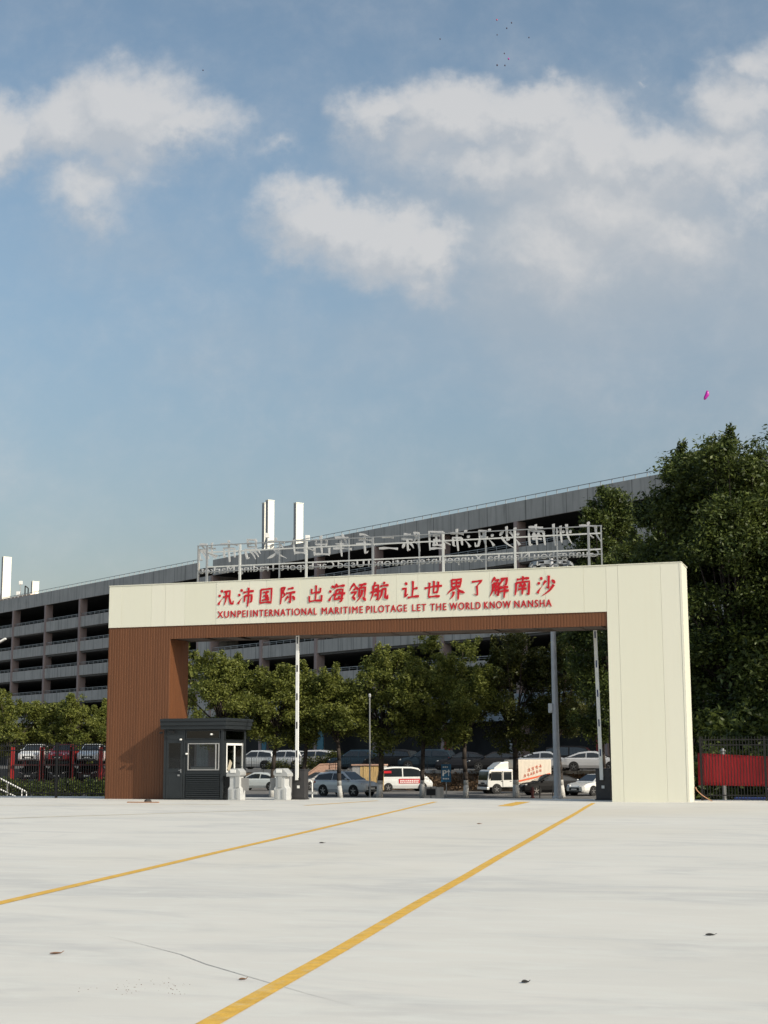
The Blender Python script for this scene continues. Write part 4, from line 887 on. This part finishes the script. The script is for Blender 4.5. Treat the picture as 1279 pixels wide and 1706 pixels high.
car('sedan', 'light silver sedan on the terrace next to the cream pillar, nose to the right', (place(989, 114.8), 114.8, .2), D(-14), (.50, .51, .53), group=UPPER)
car('van', 'black van parked behind the two silver sedans', (place(955, 124), 124, .2), D(-14), blk, 'van', group=UPPER)

# white minibus with a red side print
v = car('van', 'white minivan with a red printed side panel, behind the whitewashed tree', (place(671, 120.6), 120.6, RZ), D(14), white, 'van', name='minivan')
b = MB(); b.box(-.55, 1.15, -.86, -.852, .62, .98); b.build('side_print', M['red'], v)
b = MB()
rr = random.Random(2)
for r0 in (.80, .67):
    x = -.45
    while x < 1.0: w = rr.uniform(.07, .13); b.box(x, x + w, -.866, -.862, r0, r0 + .09); x += w + .05
b.build('print_mark', M['white'], v)
MB().box(-1.75, -1.15, -.842, -.79, 1.42, 1.6).build('window_sticker', M['red'], v)

# box truck with a crew cab
t = thing('box_truck', 'white crew cab truck with a box body in orange diagonal print', 'truck', (place(846, 112.5), 112.5, RZ), D(203)); t.scale = (.86, .86, .86)
wm = paint((.74, .74, .72))
prof = [(.0, .55), (2.35, .55), (2.42, .75), (2.40, 1.15), (2.27, 1.90), (2.1, 2.02), (0, 2.02)]
MB().prism(prof, -.92, .92, 'y').build('cab', wm, t, .05)
dp = MB(); dp.prism([(.25, 2.03), (1.7, 2.03), (1.62, 2.2), (1.05, 2.6), (.6, 2.68), (.25, 2.68)], -.66, .66, 'y'); dp.build('wind_deflector', wm, t, .05)
MB().add([(2.418, -.82, 1.15), (2.418, .82, 1.15), (2.30, .8, 1.88), (2.30, -.8, 1.88)], [(0, 1, 2, 3)]).build('windscreen', M['glass'], t)
for s in (1, -1):
    MB().prism([(1.05, 1.12), (2.15, 1.12), (2.05, 1.85), (1.05, 1.85)], s * .922, s * .93, 'y').build('side_window', M['glass'], t)
    MB().prism([(.12, 1.15), (.88, 1.15), (.88, 1.84), (.12, 1.84)], s * .922, s * .93, 'y').build('side_window', M['glass'], t)
    b = MB(); b.box(.95, 1.0, s * .92, s * .928, .6, 1.95); b.box(.99, 1.14, s * .92, s * .945, 1.02, 1.07); b.box(.14, .3, s * .92, s * .945, 1.02, 1.07); b.build('door_seam', M['black'], t)
    MB().box(2.30, 2.44, s * .55 - .17, s * .55 + .17, .80, .98).build('headlight', M['chrome'], t, .02)
    MB().box(2.12, 2.2, s * 1.02 - .1, s * 1.02 + .1, 1.3, 1.75).build('wing_mirror', M['black'], t, .02)
b = MB(); b.box(2.41, 2.45, -.36, .36, .82, .95); b.box(2.41, 2.46, -.85, .85, .60, .80); b.build('grille', M['black'], t, .01)
MB().box(2.25, 2.5, -.93, .93, .36, .58).build('bumper', wm, t, .03)
MB().box(2.501, 2.51, -.25, .25, .4, .52).build('number_plate', M['white'], t)
MB().box(-3.6, 2.2, -.4, .4, .42, .62).build('chassis', M['black'], t)
bx = MB(); bx.box(-3.7, -.18, -.98, .98, .86, 2.86)
for i in range(27):
    x = -3.62 + i * .13
    for s in (1, -1): bx.box(x, x + .06, s * .98, s * 1.0, .9, 2.80)
bo = bx.build('box_body', paint((.72, .66, .58)), t)
for s in (1, -1):
    p = MB(); p.prism([(-3.68, .90), (-1.5, .90), (-3.68, 1.45)], s * 1.001, s * 1.006, 'y'); p.prism([(-.25, .92), (-.25, 1.06), (-3.6, 1.72), (-3.6, 1.56)], s * 1.001, s * 1.006, 'y'); p.build('side_print', M['orange'], bo)
    rr = random.Random(8); p = MB()
    for r_, (xs, z, n, sz) in enumerate(((-1.5, 2.0, 4, .34), (-1.1, 1.5, 6, .28))):   # two slanting rows of printed characters, unreadable at this distance
        for k in range(n):
            x = xs - k * sz * 1.08; zz = z + k * sz * .30
            for q in range(5):
                a0 = rr.uniform(-.42, .42) * sz; b0 = rr.uniform(-.42, .42) * sz
                if q % 2: p.bar((x - sz * .4, s * (1.006 + q * .002), zz + b0), (x + sz * .4, s * (1.006 + q * .002), zz + b0 - .08), .01, sz * .10)
                else: p.bar((x + a0, s * (1.006 + q * .002), zz - sz * .42), (x + a0 * .7, s * (1.006 + q * .002), zz + sz * .42), sz * .10, .01)
    p.build('print_mark', M['orange'], bo)
for x, w in ((1.55, .22), (-2.5, .4)):
    for s in (1, -1):
        MB().tube((x, s * .6, .40), (x, s * .925 if x > 0 else s * .7, .40), .46 if x > 0 else .3, n=20).build('wheel_arch', M['black'], t)
        wheel(t, x, s * (.84 if x > 0 else .78), .385, s, w)

# car transporters with cars on two decks, far left behind the fence
def transporter(px, label, up, low, uk):
    X = at(px, 1300, 130).x
    t = thing('car_transporter', label, 'transporter', (X, 131, RZ), D(-90), 'red car transporters behind the left fence')
    for y in (1.22, -1.22):
        for x in (2.4, -2.2): MB().box(x - .12, x + .12, y - .13, y + .13, .0, 3.6 if x > 0 else 3.2).build('post', M['redpaint'], t)
    b = MB(); b.box(-3.2, 2.8, -1.13, 1.13, 2.05, 2.17); b.build('upper_deck', M['darkred'], t)  # deck steel and brace coloured dark in place of shade
    b = MB(); b.box(-3.2, 2.8, -1.13, 1.13, .62, .74); b.build('lower_deck', M['darkred'], t)
    b = MB(); b.bar((2.5, 1.1, .75), (-2.1, 1.1, 2.0), .07); b.build('brace', M['darkred'], t)
    for x in (1.6, -2.0):
        for s in (1, -1): wheel(t, x, s * .95, .3, s, .25)
    car(uk, up[0], (X, 131.2, RZ + 2.175), D(-90), up[1], group='cars carried on the transporters')
    car('sedan', low[0], (X, 131.2, RZ + .745), D(-90), low[1], group='cars carried on the transporters')
transporter(50, 'red two deck car transporter nearest the left edge, a white car on top', ('white car on the upper deck of the leftmost transporter', white), ('dark grey car under the white one nearest the left edge', (.05, .055, .06)), 'suv')
transporter(99, 'red two deck car transporter in the middle, a red car on top', ('red car on the upper deck of the middle transporter', (.38, .012, .02)), ('dark car under the red one on the middle transporter', (.03, .03, .032)), 'suv')
transporter(148, 'red two deck car transporter next to the brown pillar, a white car on top', ('white car on the upper deck of the transporter nearest the brown pillar', (.66, .68, .68)), ('dark maroon car low on the transporter nearest the brown pillar', (.05, .018, .02)), 'suv')

# ------------------------------------------------------------------ street furniture
P = at(929, 1330, 85)
t = thing('high_mast_light', 'tall grey mast with a ring of floodlights behind the gate', 'street light', (P.x, 85, RZ))
top = at(918, 938, 85).z - RZ
MB().tube((0, 0, 0), (-.08, 0, top + .25), .21, .12, 12).build('mast', M['pole'], t, smooth=False)
b = MB(); b.lathe([(.28, 0), (.30, .02), (.30, .5), (.28, .52)], 12, (0, 0, 0)); b.build('base', M['pole'], t)
n = 28; b = MB()
for i in range(n):
    a0, a1 = 2 * PI * i / n, 2 * PI * (i + 1) / n; b.tube((1.1 * math.cos(a0) - .08, 1.1 * math.sin(a0), top), (1.1 * math.cos(a1) - .08, 1.1 * math.sin(a1), top), .05, n=6)
for i in range(6): a = 2 * PI * i / 6; b.bar((-.08, 0, top - .1), (1.1 * math.cos(a) - .08, 1.1 * math.sin(a), top), .06)
b.build('ring', M['rail'], t)
for i in range(10):
    a = 2 * PI * i / 10; c = Vector((1.12 * math.cos(a) - .08, 1.12 * math.sin(a), top - .12)); f = MB(); f.bar(c + Vector((0, 0, .1)), c + Vector((.1 * math.cos(a), .1 * math.sin(a), -.12)), .3, .16); f.build('floodlight', M['ltgrey'], t)
b = MB(); zc = at(921, 1178, 85).z - RZ; b.box(-.42, -.2, -.14, .1, zc - .2, zc + .2); b.bar((-.2, 0, zc + .12), (.0, 0, zc + .12), .05); b.tube((-.31, -.02, zc - .32), (-.31, -.02, zc - .2), .11, .13, 12); b.build('camera', M['white'], t, .015)
P = at(616, 1325, 97.5); t = thing('lamp_post', 'thin white lamp post rising into the trees beside the timber crate', 'street light', (P.x, 97.5, RZ))
b = MB(); b.tube((0, 0, 0), (0, 0, 6.5), .06, .045, 10); b.build('post', M['steel'], t); MB().lathe([(.05, 6.5), (.08, 6.53), (.09, 6.68), (.04, 6.74)], 12).build('lamp_head', M['pole'], t)
P = at(-22, 1075, 96); t = thing('street_lamp', 'street lamp at the left edge, only its white head in view', 'street light', (P.x, 96, RZ))
hz = P.z - RZ; MB().tube((0, 0, 0), (0, 0, hz), .11, .07, 10).build('post', M['pole'], t); MB().bar((0, 0, hz - .05), (.6, -.05, hz + .12), .06).build('arm', M['pole'], t); MB().bar((.55, -.05, hz + .05), (1.22, -.1, hz + .42), .28, .12).build('lamp_head', M['white'], t, .03)
# blue parking sign
P = at(743, 1288, 103.5); t = thing('parking_sign', 'blue parking sign with white letter and arrow on a thin post', 'sign', (P.x, 103.5, RZ), D(-8))
MB().tube((0, .05, 0), (0, .05, P.z - RZ + .6), .035, n=8).build('post', M['rail'], t)
zc = P.z - RZ; bd = MB(); bd.box(-.34, .34, -.02, .02, zc - .60, zc + .60); bo = bd.build('board', M['blue'], t, .015)
text_mesh('letter', 'P', M['white'], bo, -.23, .03, zc - .20, -.024, .42, .004, heavy=.02)
MB().prism([(.145, zc - .2), (.205, zc - .2), (.205, zc + .06), (.30, zc + .06), (.175, zc + .25), (.03, zc + .06), (.145, zc + .06)], -.028, -.022, 'y').build('arrow', M['white'], bo)
b = MB()
for i in range(3): b.box(-.22 + i * .13, -.13 + i * .13, -.026, -.022, zc + .36, zc + .45)
for i in range(4): b.box(-.22 + i * .11, -.14 + i * .11, -.026, -.022, zc - .42, zc - .33)
b.build('small_print', M['white'], bo)
P = at(720, 1328, 101); t = thing('litter_bin', 'low concrete bin with a dark slot between whitewashed trees', 'bin', (P.x - .1, 100.6, RZ), 0)
b = MB(); b.box(-.42, -.36, 0, .5, 0, .74); b.box(.36, .84, 0, .5, 0, .72); b.box(-.36, .36, .05, .5, 0, .66); b.box(-.42, .36, -.02, .52, .661, .75); b.build('shell', M['conc'], t, .01); MB().box(-.3, .3, .02, .049, .2, .6).build('slot', M['black'], t)
P = at(887, 1328, 100.5); t = thing('fire_hydrant', 'dark red hydrant standing left of the grey mast', 'hydrant', (P.x, 100.5, RZ))
b = MB(); b.lathe([(.14, 0), (.14, .06), (.09, .08), (.09, .5), (.12, .52), (.12, .58), (.08, .68), (.02, .72)], 12); b.tube((-.17, 0, .42), (.17, 0, .42), .06, n=10); b.build('body', mat('hydrant_paint', (.10, .02, .018), .6), t)
for px, lab in ((899, 'thin dark bollard left of the grey mast'), (920.5, 'thin dark bollard touching the grey mast')):
    P = at(px, 1328, 100.5); b = MB(); b.lathe([(.035, 0), (.035, .78), (.028, .80), (.0, .81)], 8); tag(b.build('bollard', M['black'], loc=(P.x, 100.5, RZ)), lab, 'bollard')
# timber crate
P = at(613, 1305, 119.5); t = thing('timber_crate', 'tall crate of pale upright boards under a flat lid', 'crate', (P.x, 119.5, RZ), D(-8)); rr = random.Random(4)
b = MB(); x = -.62
while x < 1.2:
    w = rr.uniform(.12, .17); b.box(x, min(1.25, x + w), -.02 - rr.uniform(0, .03), .03, .12, 2.0 - rr.uniform(0, .03)); x += w + .012
b.build('front_board', M['wood'], t)
b = MB(); b.box(-1.25, -.63, .0, 1.8, .1, 2.02); b.box(-.62, 1.25, .031, 1.8, .1, 2.02); b.build('case', M['greysheet'], t)
b = MB(); b.box(-1.32, 1.32, -.12, 1.9, 2.021, 2.12); b.build('lid', M['pink'], t); b = MB(); [b.box(q, q + .15, 0, 1.8, 0, .099) for q in (-1.2, -.1, 1.0)]; b.build('skid', M['wood'], t)
# ramp handrail at the far left and things behind the right fence
t = thing('ramp_handrail', 'white handrail sloping down behind the left fence', 'handrail', at(0, 1322, 66), 0); t.location.z = RZ
def hr(px, py): p = at(px, py, 66); return (p.x - t.location.x, 0, p.z - RZ)
b = MB(); b.path([hr(-30, 1284), hr(2, 1298), hr(43, 1319), hr(44, 1345)], [.035] * 4, 8); b.path([hr(-30, 1303), hr(0, 1315), hr(34, 1331)], [.03] * 3, 8); b.build('rail', M['white'], t)
b = MB(); [b.tube(hr(q, w), (hr(q, w)[0], 0, 0), .028, n=8) for q, w in ((12, 1303), (36, 1315))]; b.build('post', M['white'], t)
t = thing('plastic_bin', 'dark blue plastic bin below the red banner', 'bin', G(20.75, 4.6, RZ), -GA)
b = MB(); b.prism([(-.42, 0), (.42, 0), (.5, 1.35), (-.5, 1.35)], 0, .6, 'y'); b.build('bin', M['bluebin'], t, .02); MB().box(-.54, .54, -.05, .65, 1.351, 1.42).build('lid', M['bluebin'], t, .02)
for x, y, h, lab in ((19.95, 4.2, 2.9, 'grey pipe post behind the left part of the red banner'), (21.4, 5.0, 1.55, 'short grey stake right of the blue bin')):
    b = MB(); b.tube((0, 0, 0), (0, 0, h), .07, n=10); b.tube((0, 0, h), (0, 0, h + .08), .1, .04, 10); tag(b.build('pipe_post', M['steel'], loc=G(x, y, RZ)), lab, 'post')

# ------------------------------------------------------------------ litter on the lot, balloons in the sky
def leaf(px, py, ln, wd, rz, m, label, curl=.35, group=None):
    curl *= .35
    p = onz(px, py); b = MB(); n = 8; vs = []
    for i in range(n + 1):
        q = i / n; w = wd * math.sin(PI * min(1, q * 1.02 + .02)) ** .8 / 2 + .0015
        zc = .006 + curl * ln * (2 * q - 1) ** 2 * .3
        for s in (-1, 0, 1): vs.append(((q - .5) * ln, s * w, zc + (abs(s) * w * .7)))
    b.add(vs, [(3 * i + j, 3 * i + 3 + j, 3 * i + 4 + j, 3 * i + 1 + j) for i in range(n) for j in (0, 1)])
    b.tube((ln * .48, 0, .01 + curl * ln * .28), (ln * .68, .01, .012 + curl * ln * .5), .0025, n=5)
    o = b.build('fallen_leaf', m, loc=(p.x, p.y, 0), rz=rz, fix=False); s_ = o.modifiers.new('thick', 'SOLIDIFY'); s_.thickness = .0025
    return tag(o, label, 'leaf', group)
leaf(875, 1638, .05, .035, .2, M['leafdark'], 'small dark leaf on the concrete right of the yellow line, near the bottom edge', .5)
leaf(93, 1590, .09, .025, .5, M['leafbrown'], 'long brown curled leaf on the concrete at the left edge', .5)
leaf(1183, 1559, .075, .032, -.1, M['leafdark'], 'dark curled leaf on the concrete towards the right edge', .4)
leaf(404, 1633, .05, .02, .3, M['leafbrown'], 'small brown leaf just left of the long yellow line', .3)
leaf(536, 1405, .09, .04, .1, M['leafdark'], 'dark leaf on the concrete between the two long yellow lines', .3)
leaf(798, 1373, .10, .04, .2, M['leafbrown'], 'brown leaf on the far concrete between the second boom and the lamp post', .3)
rr = random.Random(21); b = MB()
for k in range(60):
    p = onz(rr.choice((225, 270, 285, 300, 150, 215)) + rr.uniform(-22, 22), 1636 + rr.uniform(-7, 22)); s = rr.uniform(.0015, .0042)
    b.lathe([(s * .5, 0), (s, s * .5), (s * .4, s * .9)], 5, (p.x, p.y, 0))
tag(b.build('gravel_crumbs', M['leafbrown']), 'scatter of tiny brown crumbs on the concrete near the lower left', 'crumbs', kind='stuff')
b = MB(); b.bar((0, 0, .02), (1.0, -.25, .02), .07, .03); tag(b.build('timber_offcut', M['pvc'], loc=onz(212, 1337.5)), 'thin board lying on the concrete before the brown pillar', 'board')
b = MB(); b.lathe([(.06, 0), (.12, .03), (.1, .08), (.03, .11)], 7); tag(b.build('debris_lump', M['leafdark'], loc=onz(246, 1337)), 'dark lump of debris on the concrete before the brown pillar', 'debris')
def balloon(px, py, Y, r, m, label, group=None, tilt=0.0, el=1.25):
    P = at(px, py, Y); b = MB(); prof = [(r * math.sin(PI * i / 10) * (1 if i > 4 else .86 + .035 * i), -r * el * math.cos(PI * i / 10)) for i in range(1, 10)]
    b.lathe(prof, 14); b.tube((0, 0, -r * el * 1.12), (0, 0, -r * el * .95), r * .16, r * .05, 8)
    o = b.build('balloon', m, loc=P, smooth=True); o.rotation_euler = (0, tilt, 0); return tag(o, label, 'balloon', group)
b = MB(); pts = [(-.115, 0, -.17), (-.07, 0, -.09), (-.01, 0, .0), (.015, 0, .09), (.02, 0, .17)]
b.loft([[(x + r * math.cos(2 * PI * i / 14), r * math.sin(2 * PI * i / 14), z - .5 * r * math.cos(2 * PI * i / 14)) for i in range(14)] for (x, _, z), r in zip([(-.13, 0, -.20), (-.122, 0, -.185), (-.10, 0, -.15), (-.07, 0, -.09), (-.01, 0, .0), (.015, 0, .09), (.02, 0, .15), (.02, 0, .18), (.02, 0, .19)], [.008, .03, .05, .062, .075, .068, .045, .02, .004])])
tag(b.build('balloon', M['magenta'], loc=at(1178, 658, 60), smooth=True), 'bent magenta balloon floating above the evergreen trees', 'balloon')
darkb = mat('dark_foil', (.05, .03, .06), .5); redb = mat('red_foil', (.5, .04, .12), .4)
for px, py, r, m, lab in ((827.5, 33, .13, redb, 'tiny dark balloon highest in the sky above the large cloud'), (852, 38, .12, darkb, 'tiny dark balloon right of the highest one'), (844, 47, .12, darkb, 'tiny dark balloon below the highest pair'),
                         (828, 58, .10, darkb, 'faint tiny balloon directly under the highest one'), (881, 62.5, .11, darkb, 'tiny balloon furthest right of the drifting flock'), (733, 65, .11, darkb, 'lone tiny balloon far left of the drifting flock'),
                         (840, 89, .11, darkb, 'tiny dark balloon just above the pink one over the cloud'), (847, 98, .15, M['magenta'], 'tiny pink balloon just over the top of the large cloud'), (828, 108.5, .14, darkb, 'tiny balloon left of the lowest pair over the cloud'),
                         (841, 109, .12, darkb, 'lowest tiny dark balloon touching the top of the cloud'), (338, 117, .11, darkb, 'lone tiny balloon right above the left cloud')):
    balloon(px, py, 150, r * .62, m, lab, 'balloons drifting high in the sky')
